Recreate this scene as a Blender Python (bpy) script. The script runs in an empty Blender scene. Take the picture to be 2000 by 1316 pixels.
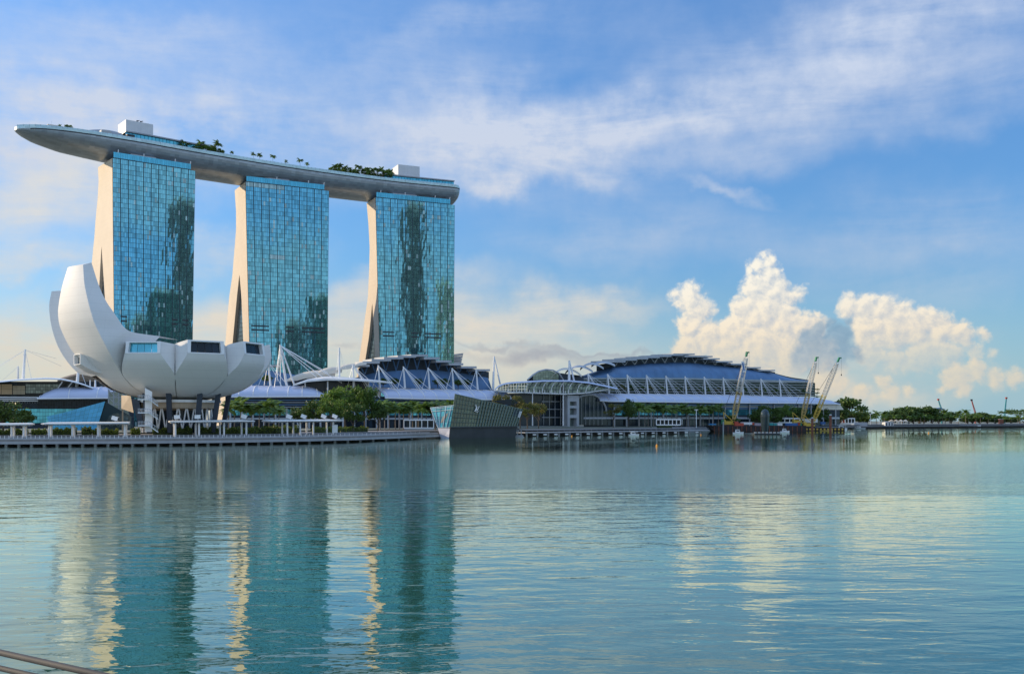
import bpy, bmesh, math, random
from mathutils import Vector, Matrix, noise
R = math.radians
random.seed(7)
S = bpy.context.scene
COL = S.collection

# ------------------------------------------------------------------ camera
cam = bpy.data.cameras.new("camera")
cam.lens = 36.0; cam.sensor_width = 36.0
cam.shift_y = 0.082
cam.clip_start = 0.2; cam.clip_end = 60000
camo = bpy.data.objects.new("camera", cam); COL.objects.link(camo)
EYE = 8.0
camo.location = (0, 0, EYE); camo.rotation_euler = (R(90), 0, 0)
S.camera = camo

# ------------------------------------------------------------------ sun and sky
SUN_EL, SUN_AZ = 17.5, -77.0          # azimuth clockwise from +Y
sd = Vector((math.sin(R(SUN_AZ)) * math.cos(R(SUN_EL)), math.cos(R(SUN_AZ)) * math.cos(R(SUN_EL)), math.sin(R(SUN_EL))))
sl = bpy.data.lights.new("sun", 'SUN'); sl.energy = 5.0; sl.angle = R(0.5); sl.color = (1.0, 0.78, 0.52)
so = bpy.data.objects.new("sun", sl); COL.objects.link(so)
so.rotation_euler = sd.to_track_quat('Z', 'Y').to_euler(); so.location = (-200, 0, 400)

W = bpy.data.worlds.new("World"); S.world = W; W.use_nodes = True
S.view_settings.view_transform = 'Standard'; S.view_settings.look = 'None'
S.view_settings.gamma = 1; S.view_settings.exposure = 0.0
S.render.engine = 'CYCLES'
S.cycles.use_denoising = True
S.cycles.max_bounces = 8; S.cycles.diffuse_bounces = 2; S.cycles.glossy_bounces = 3; S.cycles.transparent_max_bounces = 8
W.cycles.sampling_method = 'MANUAL'; W.cycles.sample_map_resolution = 512

class NT:
    """small helper that chains shader nodes"""
    def __init__(s, tree): s.t = tree
    def n(s, typ, **kw):
        o = s.t.nodes.new(typ)
        for k, v in kw.items(): setattr(o, k, v)
        return o
    def put(s, sock, v):
        if v is None: return
        if hasattr(v, 'is_output') or isinstance(v, bpy.types.NodeSocket): s.t.links.new(v, sock)
        else: sock.default_value = v
    def m(s, op, a, b=None, c=None, clamp=False):
        o = s.n('ShaderNodeMath', operation=op, use_clamp=clamp)
        s.put(o.inputs[0], a); s.put(o.inputs[1], b); s.put(o.inputs[2], c)
        return o.outputs[0]
    def v(s, op, a, b=None, scale=None):
        o = s.n('ShaderNodeVectorMath', operation=op)
        s.put(o.inputs[0], a); s.put(o.inputs[1], b)
        if scale is not None: s.put(o.inputs['Scale'], scale)
        return o.outputs['Value'] if op in ('LENGTH', 'DOT_PRODUCT', 'DISTANCE') else o.outputs[0]
    def mix(s, f, a, b, blend='MIX'):
        o = s.n('ShaderNodeMix', data_type='RGBA', blend_type=blend)
        s.put(o.inputs[0], f); s.put(o.inputs[6], a); s.put(o.inputs[7], b)
        return o.outputs[2]
    def mr(s, x, a, b, c=0.0, d=1.0, smooth=True):
        o = s.n('ShaderNodeMapRange', interpolation_type='SMOOTHSTEP' if smooth else 'LINEAR', clamp=True)
        s.put(o.inputs[0], x)
        for i, q in enumerate((a, b, c, d)): s.put(o.inputs[i + 1], q)
        return o.outputs[0]
    def noise(s, vec, scale, detail=4, rough=.5, dist=0.0, color=False):
        o = s.n('ShaderNodeTexNoise')
        s.put(o.inputs['Vector'], vec); s.put(o.inputs['Scale'], scale)
        s.put(o.inputs['Detail'], detail); s.put(o.inputs['Roughness'], rough); s.put(o.inputs['Distortion'], dist)
        return o.outputs['Color'] if color else o.outputs['Fac']
    def mapping(s, vec, loc=(0, 0, 0), rot=(0, 0, 0), scale=(1, 1, 1), typ='POINT'):
        o = s.n('ShaderNodeMapping', vector_type=typ)
        s.put(o.inputs['Vector'], vec)
        o.inputs['Location'].default_value = loc; o.inputs['Rotation'].default_value = rot; o.inputs['Scale'].default_value = scale
        return o.outputs[0]
    def xyz(s, x, y, z=0.0):
        o = s.n('ShaderNodeCombineXYZ')
        s.put(o.inputs[0], x); s.put(o.inputs[1], y); s.put(o.inputs[2], z)
        return o.outputs[0]
    def sep(s, v):
        o = s.n('ShaderNodeSeparateXYZ'); s.put(o.inputs[0], v)
        return o.outputs

def lin(r, g, b):
    f = lambda c: (c / 255 / 12.92) if c / 255 <= .04045 else ((c / 255 + .055) / 1.055) ** 2.4
    return (f(r), f(g), f(b), 1.0)

def sky_uv(px, py):
    """direction of a photo point as (azimuth, elevation) in units of 1/2000 rad"""
    az = math.atan((px - 1000) / 2000); el = math.atan((822 - py) / 2000 * math.cos(az))
    return az * 2000, el * 2000

def build_sky():
    q = NT(W.node_tree); W.node_tree.nodes.clear()
    out = q.n('ShaderNodeOutputWorld')
    ST = 0.1
    def bgd(c):
        b = q.n('ShaderNodeBackground'); b.inputs['Strength'].default_value = ST; q.put(b.inputs['Color'], c)
        return b.outputs[0]
    def mixsh(f, a, b):
        m = q.n('ShaderNodeMixShader'); q.put(m.inputs[0], f); q.put(m.inputs[1], a); q.put(m.inputs[2], b)
        return m.outputs[0]
    sk = q.n('ShaderNodeTexSky', sky_type='NISHITA')
    sk.sun_disc = False; sk.sun_elevation = R(SUN_EL); sk.sun_rotation = R(SUN_AZ)
    sk.air_density = 1.0; sk.dust_density = 0.6; sk.ozone_density = 2.0
    base = q.mix(1.0, sk.outputs[0], (0.74, 1.18, 1.66, 1), 'MULTIPLY')
    z0 = q.sep(q.n('ShaderNodeTexCoord').outputs['Generated'])[2]
    base = q.v('SCALE', base, scale=q.mr(z0, .12, .5, 1.0, 1.45, False))
    d = q.n('ShaderNodeTexCoord').outputs['Generated']
    x, y, z = q.sep(d)
    U = q.m('MULTIPLY', q.m('ARCTAN2', x, y), 2000); V = q.m('MULTIPLY', q.m('ARCSINE', z), 2000)
    P = q.xyz(U, V)
    # slow warps so no cloud edge follows a plain ellipse
    w1 = q.v('SCALE', q.v('SUBTRACT', q.noise(P, .0035, 3, .55, color=True), (.5, .5, .5)), scale=240)
    w2 = q.v('SCALE', q.v('SUBTRACT', q.noise(P, .013, 4, .6, color=True), (.5, .5, .5)), scale=70)
    PW = q.v('ADD', q.v('ADD', P, w1), w2)
    def ell(px, py, a, b, rot, amp, soft=0.0):
        u, v = sky_uv(px, py)
        mp = q.mapping(PW, (u, v, 0), (0, 0, R(rot)), (a, b, 1), 'TEXTURE')
        mp = q.v('MULTIPLY', mp, (1, 1, 0))
        return q.mr(q.v('LENGTH', mp), 1.0, soft, 0.0, amp)
    def total(lst):
        t = None
        for e in lst:
            k = ell(*e); t = k if t is None else q.m('ADD', t, k)
        return t
    # streaky structure: stretched along the wind, a few degrees off level
    st = q.mapping(P, (0, 0, 0), (0, 0, R(-11)), (.0022, .0105, 1))
    streak = q.noise(st, 1.0, 6, .62, .35)
    st2 = q.mapping(P, (0, 0, 0), (0, 0, R(-5)), (.0035, .016, 1))
    streak2 = q.noise(st2, 1.0, 6, .6, .5)
    fine = q.noise(P, .02, 6, .6)
    tex = q.mr(q.m('ADD', q.m('MULTIPLY', streak, .7), q.m('MULTIPLY', fine, .3)), .30, .68, .18, 1.25, False)
    tex2 = q.mr(q.m('ADD', q.m('MULTIPLY', streak2, .7), q.m('MULTIPLY', fine, .3)), .32, .66, .30, 1.2, False)
    high = total(HIGH); low = total(LOW); dark = total(DARK)
    # unseen bright cloud behind the viewer and overhead, added to fill shaded fronts
    fill_veil = q.mr(q.noise(q.mapping(d, (0, 0, 0), (0, 0, .4), (1.2, 2.2, 4)), 1.5, 6, .6, .4), .36, .62, .25, .95)
    behind = q.m('MAXIMUM', q.mr(y, .40, .25, 0, 1), q.mr(z, .45, .62, 0, .8))
    fill_veil = q.m('MULTIPLY', fill_veil, behind)
    col_high = q.mix(q.mr(V, 150, 700), lin(214, 216, 222), lin(200, 213, 236))
    col_low = q.mix(q.mr(V, 20, 420), lin(224, 214, 196), lin(222, 222, 220))
    sc = 1 / ST
    def dsp(c): return q.v('SCALE', tuple(c)[:3] if isinstance(c, tuple) else c, scale=sc)
    vc = q.mix(fill_veil, base, dsp(q.mix(q.mr(z, .02, .5), FILL_VEIL_LOW, FILL_VEIL)))
    hz = q.mix(q.mr(U, -500, 700), lin(216, 210, 198), lin(160, 194, 210))
    c = q.mix(q.mr(V, 330, -20, 0, .85), vc, dsp(hz))
    a_h = q.m('MULTIPLY', q.m('MINIMUM', high, 1.25), tex, clamp=True)
    c = q.mix(a_h, c, dsp(col_high))
    a_l = q.m('MULTIPLY', q.m('MINIMUM', low, 1.2), tex2, clamp=True)
    c = q.mix(a_l, c, dsp(col_low))
    a_d = q.m('MULTIPLY', q.m('MINIMUM', dark, 1.0), tex2, clamp=True)
    c = q.mix(a_d, c, dsp(lin(150, 156, 172)))

    c0 = c
    # heaped clouds: a rounded height field of many lobes, lit from the sun's side
    def lobes(name, circles):
        g = bpy.data.node_groups.new(name, 'ShaderNodeTree')
        g.interface.new_socket("P", in_out='INPUT', socket_type='NodeSocketVector')
        g.interface.new_socket("D", in_out='OUTPUT', socket_type='NodeSocketFloat')
        g.interface.new_socket("H", in_out='OUTPUT', socket_type='NodeSocketFloat')
        gi = g.nodes.new('NodeGroupInput'); go = g.nodes.new('NodeGroupOutput')
        k = NT(g); p0 = gi.outputs[0]
        a1 = k.v('SCALE', k.v('SUBTRACT', k.noise(p0, .022, 4, .6, color=True), (.5, .5, .5)), scale=34)
        p = k.v('MULTIPLY', k.v('ADD', p0, a1), (1, 1, 0))
        D = None
        for (px, py, r) in circles:
            u, v = sky_uv(px, py)
            e = k.m('SUBTRACT', float(r), k.v('DISTANCE', p, (u, v, 0)))
            D = e if D is None else k.m('SMOOTH_MAX', D, e, 5.0)
        vo = k.n('ShaderNodeTexVoronoi', feature='SMOOTH_F1')
        k.put(vo.inputs['Vector'], p); vo.inputs['Scale'].default_value = .052; vo.inputs['Smoothness'].default_value = .35
        vo.inputs['Detail'].default_value = 3.0; vo.inputs['Roughness'].default_value = .55
        bil = k.m('SUBTRACT', .62, vo.outputs['Distance'])
        fb = k.noise(p0, .06, 5, .62)
        D2 = k.m('ADD', D, k.m('ADD', k.m('MULTIPLY', bil, 9.0), k.m('MULTIPLY', k.m('SUBTRACT', fb, .5), 12.0)))
        H = k.m('ADD', k.m('MULTIPLY', k.m('POWER', k.m('MAXIMUM', D2, 0.0), .6), 5.0), k.m('ADD', k.m('MULTIPLY', bil, 15.0), k.m('MULTIPLY', fb, 16.0)))
        g.links.new(D2, go.inputs[0]); g.links.new(H, go.inputs[1])
        return g
    def heap(c, name, circles, lit, shade, edge, amax, gain, fade=None, bias=.62):
        g = lobes(name, circles)
        n1 = q.n('ShaderNodeGroup'); n1.node_tree = g; q.put(n1.inputs[0], P)
        n2 = q.n('ShaderNodeGroup'); n2.node_tree = g; q.put(n2.inputs[0], q.v('ADD', P, (-9.0, 8.0, 0)))
        rel = q.m('MULTIPLY', q.m('SUBTRACT', n1.outputs['H'], n2.outputs['H']), gain)
        li = q.m('ADD', rel, bias, clamp=True)
        al = q.mr(n1.outputs['D'], -edge * .4, edge, 0, amax)
        if fade: al = q.m('MULTIPLY', al, q.mr(V, fade[0], fade[1], fade[2], 1.0))
        colr = q.mix(li, shade, lit)
        return q.mix(al, c, dsp(colr))
    glow = q.mix(q.mr(V, 60, 300), lin(246, 222, 188), lin(255, 248, 232))
    dim = q.mix(q.mr(V, 60, 300), lin(206, 200, 194), lin(184, 198, 213))
    for (nm, cir, edge, amax, gain, fade, bias) in HEAPS:
        if nm == 'heap_blue':
            c = heap(c, nm, cir, lin(150, 176, 196), lin(118, 152, 180), edge, amax, gain, fade, bias)
        else:
            c = heap(c, nm, cir, glow, dim, edge, amax, gain, fade, bias)
    inside = q.m('MULTIPLY', q.m('MULTIPLY', q.m('GREATER_THAN', U, 200), q.m('LESS_THAN', U, 1100)), q.m('MULTIPLY', q.m('GREATER_THAN', V, -5), q.m('LESS_THAN', V, 380)))
    front_sh = mixsh(inside, bgd(c0), bgd(c))
    W.node_tree.links.new(mixsh(q.m('GREATER_THAN', y, .25), bgd(vc), front_sh), out.inputs[0])

FILL_VEIL = (.60, .82, 1.22, 1)  # tint of the added cloud fill, overhead
FILL_VEIL_LOW = (.84, .86, .82, 1)
# (photo x, photo y, half axes, tilt, strength): thin lavender cloud, cream low cloud, the grey bar
HIGH = [(200, 90, 620, 170, -4, .55), (120, 250, 520, 170, 0, .45), (700, 215, 520, 150, 8, .6), (1000, 40, 900, 120, 0, .28), (1500, 300, 700, 60, 3, .22), (1200, 470, 460, 130, 3, .38), (1800, 480, 460, 150, -3, .42),
        (1420, 195, 860, 165, 11, .86), (850, 300, 520, 130, 13, .75), (1850, 40, 520, 130, 0, .5), (1900, 190, 380, 90, -3, .5),
        (230, 190, 430, 90, -8, .55), (120, 300, 460, 150, 0, .75), (880, 60, 340, 70, 10, .3), (1400, 372, 150, 20, -6, .55),
        (1010, 345, 260, 34, 6, .55), (1150, 250, 420, 80, 12, .5), (330, 60, 300, 60, -6, .25)]
LOW = [(40, 400, 400, 130, 6, .8), (270, 340, 260, 80, 4, .5), (60, 640, 520, 110, 0, .95), (420, 500, 260, 60, 0, .55), (560, 640, 500, 90, 0, .8),
       (780, 570, 320, 50, 4, .6), (1000, 610, 380, 62, 2, .8), (1000, 690, 420, 90, 0, .95), (1180, 600, 220, 40, 0, .4), (1450, 760, 500, 60, 0, .5),
       (1700, 760, 260, 50, 0, .35), (60, 500, 280, 40, 0, .6), (1640, 690, 380, 100, 0, .4)]
DARK = [(1055, 684, 210, 24, 2, .95), (960, 664, 130, 10, 0, .6), (1170, 700, 120, 14, 0, .5), (690, 657, 60, 10, 0, .3), (1180, 668, 220, 9, 0, .5)]
HEAPS = [
    ('heap_far', [(1680, 775, 26), (1700, 785, 22), (1655, 770, 17), (1740, 772, 24), (1770, 765, 20), (1720, 745, 20), (1620, 745, 40), (1870, 735, 34), (1905, 722, 30),
                  (1945, 735, 26), (1985, 738, 24), (1880, 760, 22), (1840, 760, 16)], 14, .6, .016, (20, 60, .3), .62),
    ('heap_right', [(1660, 600, 30), (1690, 602, 34), (1725, 606, 36), (1755, 618, 34), (1700, 640, 46), (1745, 650, 46), (1790, 640, 38), (1815, 622, 28), (1835, 645, 40), (1870, 648, 30),
                    (1885, 662, 26), (1920, 655, 16), (1938, 690, 16), (1905, 690, 22), (1700, 690, 34), (1745, 700, 30), (1800, 690, 40), (1850, 690, 34), (1770, 708, 24)], 13, .92, .024, (85, 180, .3), .60),
    ('heap_left', [(1345, 580, 34), (1322, 572, 18), (1305, 574, 10), (1365, 600, 36), (1350, 640, 36), (1345, 680, 40), (1380, 660, 44), (1500, 510, 22), (1480, 520, 22), (1465, 534, 18), (1505, 540, 30), (1475, 560, 32),
                   (1510, 575, 40), (1545, 580, 26), (1560, 575, 16), (1450, 600, 30), (1490, 610, 50), (1530, 630, 44), (1440, 650, 46), (1420, 690, 50), (1480, 680, 60), (1560, 640, 36), (1590, 640, 34), (1540, 690, 50), (1600, 690, 40)], 12, .95, .024, (40, 190, .32), .63),
    ('heap_blue', [(1600, 640, 22), (1622, 632, 17), (1660, 628, 16), (1585, 662, 30), (1640, 655, 30), (1620, 690, 46), (1665, 690, 26), (1570, 700, 36), (1680, 700, 16)], 11, .78, .014, (60, 150, .2), .5)]
build_sky()
# ------------------------------------------------------------------ helpers
ORG = {}
GZ = 4.0                                # level of the land behind the quay
def P(px, py, D): return Vector(((px - 1000) * D / 2000, D, EYE + (822 - py) * D / 2000))
def G(px, D, z=GZ): return Vector(((px - 1000) * D / 2000, D, z))

def tag(o, label=None, cat=None, group=None, kind=None):
    if label: o['label'] = label
    if cat: o['category'] = cat
    if group: o['group'] = group
    if kind: o['kind'] = kind
    return o
def empty(name, loc, label=None, cat=None, group=None):
    o = bpy.data.objects.new(name, None); COL.objects.link(o)
    o.location = loc; o.empty_display_size = 1
    ORG[o.name] = Vector(loc)
    return tag(o, label, cat, group)
KIDS = {}
def copy_tree(o, parent=None):
    c = o.copy(); COL.objects.link(c)
    if parent: c.parent = parent; KIDS.setdefault(parent.name, []).append(c)
    for ch in KIDS.get(o.name, []): copy_tree(ch, c)
    return c

class MB:
    def __init__(s): s.v = []; s.f = []; s.m = []
    def add(s, verts, faces, mi=0):
        b = len(s.v); s.v += [tuple(p) for p in verts]
        s.f += [tuple(b + i for i in f) for f in faces]; s.m += [mi] * len(faces)
    def poly(s, pts, mi=0): s.add(pts, [tuple(range(len(pts)))], mi)
    def hexa(s, a, b, mi=0):
        """two quads a, b (four points each) joined into a closed block"""
        s.add(list(a) + list(b), [(3, 2, 1, 0), (4, 5, 6, 7), (0, 1, 5, 4), (1, 2, 6, 5), (2, 3, 7, 6), (3, 0, 4, 7)], mi)
    def box(s, c, ax, ay, az, mi=0):
        """centre and three half-axis vectors"""
        c = Vector(c); ax = Vector(ax); ay = Vector(ay); az = Vector(az)
        s.hexa([c - ax - ay - az, c + ax - ay - az, c + ax + ay - az, c - ax + ay - az],
               [c - ax - ay + az, c + ax - ay + az, c + ax + ay + az, c - ax + ay + az], mi)
    def cube(s, x0, x1, y0, y1, z0, z1, mi=0):
        s.box(((x0 + x1) / 2, (y0 + y1) / 2, (z0 + z1) / 2), ((x1 - x0) / 2, 0, 0), (0, (y1 - y0) / 2, 0), (0, 0, (z1 - z0) / 2), mi)
    def bar(s, p, q, w, h=None, up=(0, 0, 1), mi=0):
        p = Vector(p); q = Vector(q); d = (q - p)
        if d.length < 1e-6: return
        d.normalize(); u = Vector(up)
        if abs(d.dot(u)) > .98: u = Vector((0, 1, 0))
        sx = d.cross(u).normalized() * w / 2; sz = sx.cross(d).normalized() * (h or w) / 2
        s.hexa([p - sx - sz, p + sx - sz, p + sx + sz, p - sx + sz], [q - sx - sz, q + sx - sz, q + sx + sz, q - sx + sz], mi)
    def loft(s, rings, closed=True, caps=False, mi=0):
        n = len(rings[0]); v = [p for r in rings for p in r]; f = []
        for i in range(len(rings) - 1):
            for j in range(n if closed else n - 1):
                k = (j + 1) % n
                f.append((i * n + j, i * n + k, (i + 1) * n + k, (i + 1) * n + j))
        if caps: f.append(tuple(range(n - 1, -1, -1))); f.append(tuple((len(rings) - 1) * n + j for j in range(n)))
        s.add(v, f, mi)
    def tube(s, pts, r, n=6, mi=0):
        pts = [Vector(p) for p in pts]; rings = []
        for i, p in enumerate(pts):
            d = (pts[min(i + 1, len(pts) - 1)] - pts[max(i - 1, 0)]).normalized()
            u = Vector((0, 0, 1)) if abs(d.z) < .9 else Vector((0, 1, 0))
            a = d.cross(u).normalized(); b = a.cross(d)
            rr = r[i] if isinstance(r, (list, tuple)) else r
            rings.append([p + (a * math.cos(2 * math.pi * k / n) + b * math.sin(2 * math.pi * k / n)) * rr for k in range(n)])
        s.loft(rings, True, True, mi)
    def lathe(s, c, prof, n=16, mi=0):
        c = Vector(c)
        s.loft([[c + Vector((r * math.cos(2 * math.pi * k / n), r * math.sin(2 * math.pi * k / n), z)) for k in range(n)] for r, z in prof], True, True, mi)
    def prism(s, pts, h, mi=0):
        """flat outline (3-D points) pushed by vector h"""
        n = len(pts); h = Vector(h); a = [Vector(p) for p in pts]; b = [p + h for p in a]
        s.add(a + b, [tuple(range(n - 1, -1, -1)), tuple(range(n, 2 * n))] + [(i, (i + 1) % n, n + (i + 1) % n, n + i) for i in range(n)], mi)
    def build(s, name, mat, parent=None, loc=None, smooth=False):
        if parent is not None: org = ORG[parent.name]
        elif loc is not None: org = Vector(loc)
        else:
            xs = [p[0] for p in s.v]; ys = [p[1] for p in s.v]; zs = [p[2] for p in s.v]
            org = Vector(((min(xs) + max(xs)) / 2, (min(ys) + max(ys)) / 2, min(zs)))
        me = bpy.data.meshes.new(name)
        me.from_pydata([(p[0] - org.x, p[1] - org.y, p[2] - org.z) for p in s.v], [], s.f)
        mats = mat if isinstance(mat, (list, tuple)) else [mat]
        for m in mats: me.materials.append(m)
        if len(mats) > 1: me.polygons.foreach_set('material_index', s.m)
        if smooth: me.polygons.foreach_set('use_smooth', [True] * len(me.polygons))
        me.update()
        o = bpy.data.objects.new(name, me); COL.objects.link(o); ORG[o.name] = org
        if parent is not None: o.parent = parent; KIDS.setdefault(parent.name, []).append(o)
        else: o.location = org
        return o

def interp(tab, x):
    if x <= tab[0][0]:
        (a, b), (c, d) = tab[0], tab[1]
    elif x >= tab[-1][0]:
        (a, b), (c, d) = tab[-2], tab[-1]
    else:
        for i in range(len(tab) - 1):
            if tab[i][0] <= x <= tab[i + 1][0]: (a, b), (c, d) = tab[i], tab[i + 1]; break
    return b + (d - b) * (x - a) / (c - a)
def smooth_stations(pts, n=4):
    out = []
    for i in range(len(pts) - 1):
        a, b, c, d = pts[max(i - 1, 0)], pts[i], pts[i + 1], pts[min(i + 2, len(pts) - 1)]
        for k in range(n):
            f = k / n
            out.append(tuple(.5 * (2 * b[j] + (c[j] - a[j]) * f + (2 * a[j] - 5 * b[j] + 4 * c[j] - d[j]) * f * f + (3 * b[j] - a[j] - 3 * c[j] + d[j]) * f ** 3) for j in range(len(b))))
    return out + [tuple(pts[-1])]
def flat(tab, x): return interp(tab, min(max(x, tab[0][0]), tab[-1][0]))

# ------------------------------------------------------------------ materials
MATS = {}
def mat(name, rgb, rough=.6, metal=0.0, var=.14, vs=.25, bump=0.0, bs=1.0, island=0.0, spec=.5, lines=None, trans=0.0):
    m = bpy.data.materials.new(name); m.use_nodes = True
    q = NT(m.node_tree); b = m.node_tree.nodes['Principled BSDF']
    tc = q.n('ShaderNodeTexCoord').outputs['Object']
    col = (rgb[0], rgb[1], rgb[2], 1)
    f = q.mr(q.noise(tc, vs, 5, .6), .3, .7, 1 - var, 1 + var, False)
    if island:
        ri = q.n('ShaderNodeNewGeometry').outputs['Random Per Island']
        f = q.m('MULTIPLY', f, q.mr(ri, 0, 1, 1 - island, 1 + island, False))
    if lines:                           # thin joints at a regular height / spacing
        z = q.sep(tc)
        for ax, step, wid, dk in lines:
            fr = q.m('FRACT', q.m('DIVIDE', z[ax], step))
            f = q.m('MULTIPLY', f, q.m('SUBTRACT', 1.0, q.m('MULTIPLY', q.m('LESS_THAN', fr, wid / step), dk)))
    c = q.v('SCALE', col[:3], scale=f)
    q.t.links.new(c, b.inputs['Base Color'])
    b.inputs['Roughness'].default_value = rough; b.inputs['Metallic'].default_value = metal
    b.inputs['Specular IOR Level'].default_value = spec
    if bump:
        bp = q.n('ShaderNodeBump'); bp.inputs['Strength'].default_value = bump; bp.inputs['Distance'].default_value = .1
        q.put(bp.inputs['Height'], q.noise(tc, bs, 5, .6)); q.t.links.new(bp.outputs[0], b.inputs['Normal'])
    MATS[name] = m
    return m
def leaf_mat(name, dark, light, trans=.25):
    m = bpy.data.materials.new(name); m.use_nodes = True
    q = NT(m.node_tree); nt = m.node_tree; b = nt.nodes['Principled BSDF']; out = nt.nodes['Material Output']
    ri = q.n('ShaderNodeNewGeometry').outputs['Random Per Island']
    tc = q.n('ShaderNodeTexCoord').outputs['Object']
    oi = q.n('ShaderNodeObjectInfo').outputs['Random']
    f = q.m('ADD', q.m('MULTIPLY', ri, .6), q.m('MULTIPLY', q.noise(tc, .35, 2), .5))
    f = q.m('ADD', f, q.m('MULTIPLY', q.m('SUBTRACT', oi, .5), .35), clamp=True)
    c = q.mix(f, (*dark, 1), (*light, 1))
    nt.links.new(c, b.inputs['Base Color']); b.inputs['Roughness'].default_value = .5; b.inputs['Specular IOR Level'].default_value = .3
    t = q.n('ShaderNodeBsdfTranslucent'); nt.links.new(c, t.inputs['Color'])
    mx = q.n('ShaderNodeMixShader'); mx.inputs[0].default_value = trans
    nt.links.new(b.outputs[0], mx.inputs[1]); nt.links.new(t.outputs[0], mx.inputs[2]); nt.links.new(mx.outputs[0], out.inputs[0])
    return m

M_CONC = mat('pale_concrete', (.54, .46, .365), .7, var=.06, vs=.05, lines=[(2, 3.35, .10, .10)])
M_WHITE = mat('white_paint', (.78, .78, .77), .45, var=.04)
M_MUSEUM = mat('museum_panels', (.71, .695, .665), .62, spec=.2, var=.05, vs=.06, lines=[(2, 2.6, .08, .13), (0, 4.2, .07, .07)])
M_SEAM = mat('seam_dark', (.05, .05, .05), .8)
M_BACK = mat('facade_backing', (.02, .055, .07), .5)
M_GLASS = mat('facade_glass', (.155, .42, .49), .04, metal=.92, var=.05, vs=.1, island=.24)
M_CURTREFL = mat('curtain_reflection_glass', (.34, .50, .50), .15, metal=.45, var=.08, island=.25)  # drawn curtains, and sunlit reflections put into pane colour
M_CROWN = mat('crown_glass', (.09, .42, .56), .12, metal=.6, var=.08, island=.12)
M_DKGLASS = mat('dark_glass', (.014, .026, .038), .16, metal=.0, var=.25, vs=.15, spec=.25, island=.5)
M_TEAL = mat('teal_glazing', (.10, .42, .52), .08, metal=.55, var=.25, vs=.12, island=.25)
M_BLUEGL = mat('sky_blue_glass', (.15, .58, .95), .18, spec=.3, metal=.0, var=.10, vs=.1, island=.10)
M_GREYGL = mat('grey_green_glass', (.16, .20, .19), .12, metal=.4, var=.3, vs=.2, island=.35)
M_SLIT = mat('atrium_glass', (.03, .06, .09), .1, var=.3, vs=.3, spec=.8, island=.5)
M_HULL = mat('hull_panels', (.30, .345, .385), .32, metal=.5, var=.06, vs=.03, island=.14)
M_RIM = mat('rim_glass', (.45, .62, .66), .2, metal=.3, var=.1, island=.1)
M_BLUEROOF = mat('blue_metal_roof', (.085, .175, .31), .45, metal=.3, var=.2, vs=.08, lines=[(0, 6.0, .25, .14)])
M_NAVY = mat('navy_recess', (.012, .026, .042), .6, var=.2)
M_CANOPY = mat('canopy_membrane', (.47, .52, .66), .38, var=.05, vs=.06, island=.05)
M_CREAM = mat('cream_roof', (.62, .56, .46), .5, var=.07)
M_STEEL = mat('grey_steel', (.30, .32, .34), .45, metal=.4)
M_LGREY = mat('light_grey', (.40, .42, .44), .55, var=.08)
M_DECK = mat('boardwalk_deck', (.22, .21, .20), .8, var=.15, vs=.6)
M_FASCIA = mat('concrete_fascia', (.34, .35, .36), .75, var=.12, vs=.3)
M_DARK = mat('dark_metal', (.02, .025, .032), .5)
M_COL = mat('column_navy', (.03, .045, .07), .5)
M_TAN = mat('tan_panel', (.42, .33, .23), .7, var=.15)
M_BROWN = mat('brown_mesh', (.20, .155, .11), .7, var=.3, vs=.5)
M_PAVE = mat('paving', (.26, .245, .23), .85, var=.12, vs=.2)
M_LAND = mat('land', (.16, .17, .13), .9, var=.2, vs=.05)
M_QUAY = mat('quay_stone', (.17, .175, .18), .85, var=.2, vs=.3)
M_BARK = mat('bark', (.10, .08, .06), .9, var=.25, vs=1.0)
M_PALMT = mat('palm_trunk', (.22, .19, .16), .9, var=.2, vs=1.5)
M_YELLOW = mat('yellow_paint', (.62, .40, .05), .5, var=.15)
M_BOOM = mat('boom_paint', (.55, .37, .12), .55, var=.2, vs=1.0)
M_BOOMW = mat('boom_white', (.55, .53, .46), .55, var=.15, vs=1.0)
M_GREEN = mat('green_paint', (.03, .22, .10), .5)
M_RED = mat('red_paint', (.45, .06, .03), .5, var=.15)
M_RUST = mat('rust', (.20, .07, .04), .8, var=.35, vs=.8)
M_HULLDK = mat('barge_hull', (.035, .025, .025), .8, var=.35, vs=.4)
M_BLUE = mat('blue_paint', (.04, .14, .38), .5)
M_TEALP = mat('teal_paint', (.04, .30, .30), .5)
M_ORANGE = mat('orange_float', (.75, .30, .02), .45)
M_PALEGL = mat('pale_pavilion_glass', (.07, .26, .33), .5, metal=.0, var=.2, vs=.3, island=.3, spec=0.0)
M_PLINTH = mat('lavender_plinth', (.52, .54, .62), .6)
M_PAVGL = mat('pavilion_glass', (.05, .085, .055), .14, metal=.2, var=.25, vs=.15, island=.25, spec=.7)
M_PAVFR = mat('pavilion_frame', (.12, .17, .145), .5)
M_PALEFR = mat('pale_frame_paint', (.34, .44, .50), .5)
M_BOX = mat('plant_box_panels', (.60, .61, .62), .5, var=.05, lines=[(0, 3.0, .06, .1), (1, 3.0, .06, .1)])
M_PAVBASE = mat('pavilion_base', (.045, .05, .052), .75, var=.2, vs=.2)
M_BULB = mat('bulb_skin', (.035, .055, .065), .18, metal=.4, var=.25, vs=.3, island=.3)
M_RAIL = mat('handrail_steel', (.075, .07, .066), .7, spec=.2, metal=.0, var=.08, vs=4.0)
L_TREE = leaf_mat('tree_leaves', (.026, .062, .012), (.165, .27, .04), .32)
L_DARK = leaf_mat('dark_leaves', (.016, .040, .012), (.11, .18, .032))
L_PALM = leaf_mat('palm_leaves', (.03, .07, .012), (.18, .28, .045), .32)
L_HEDGE = leaf_mat('hedge_leaves', (.035, .065, .012), (.18, .23, .03))
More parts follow.
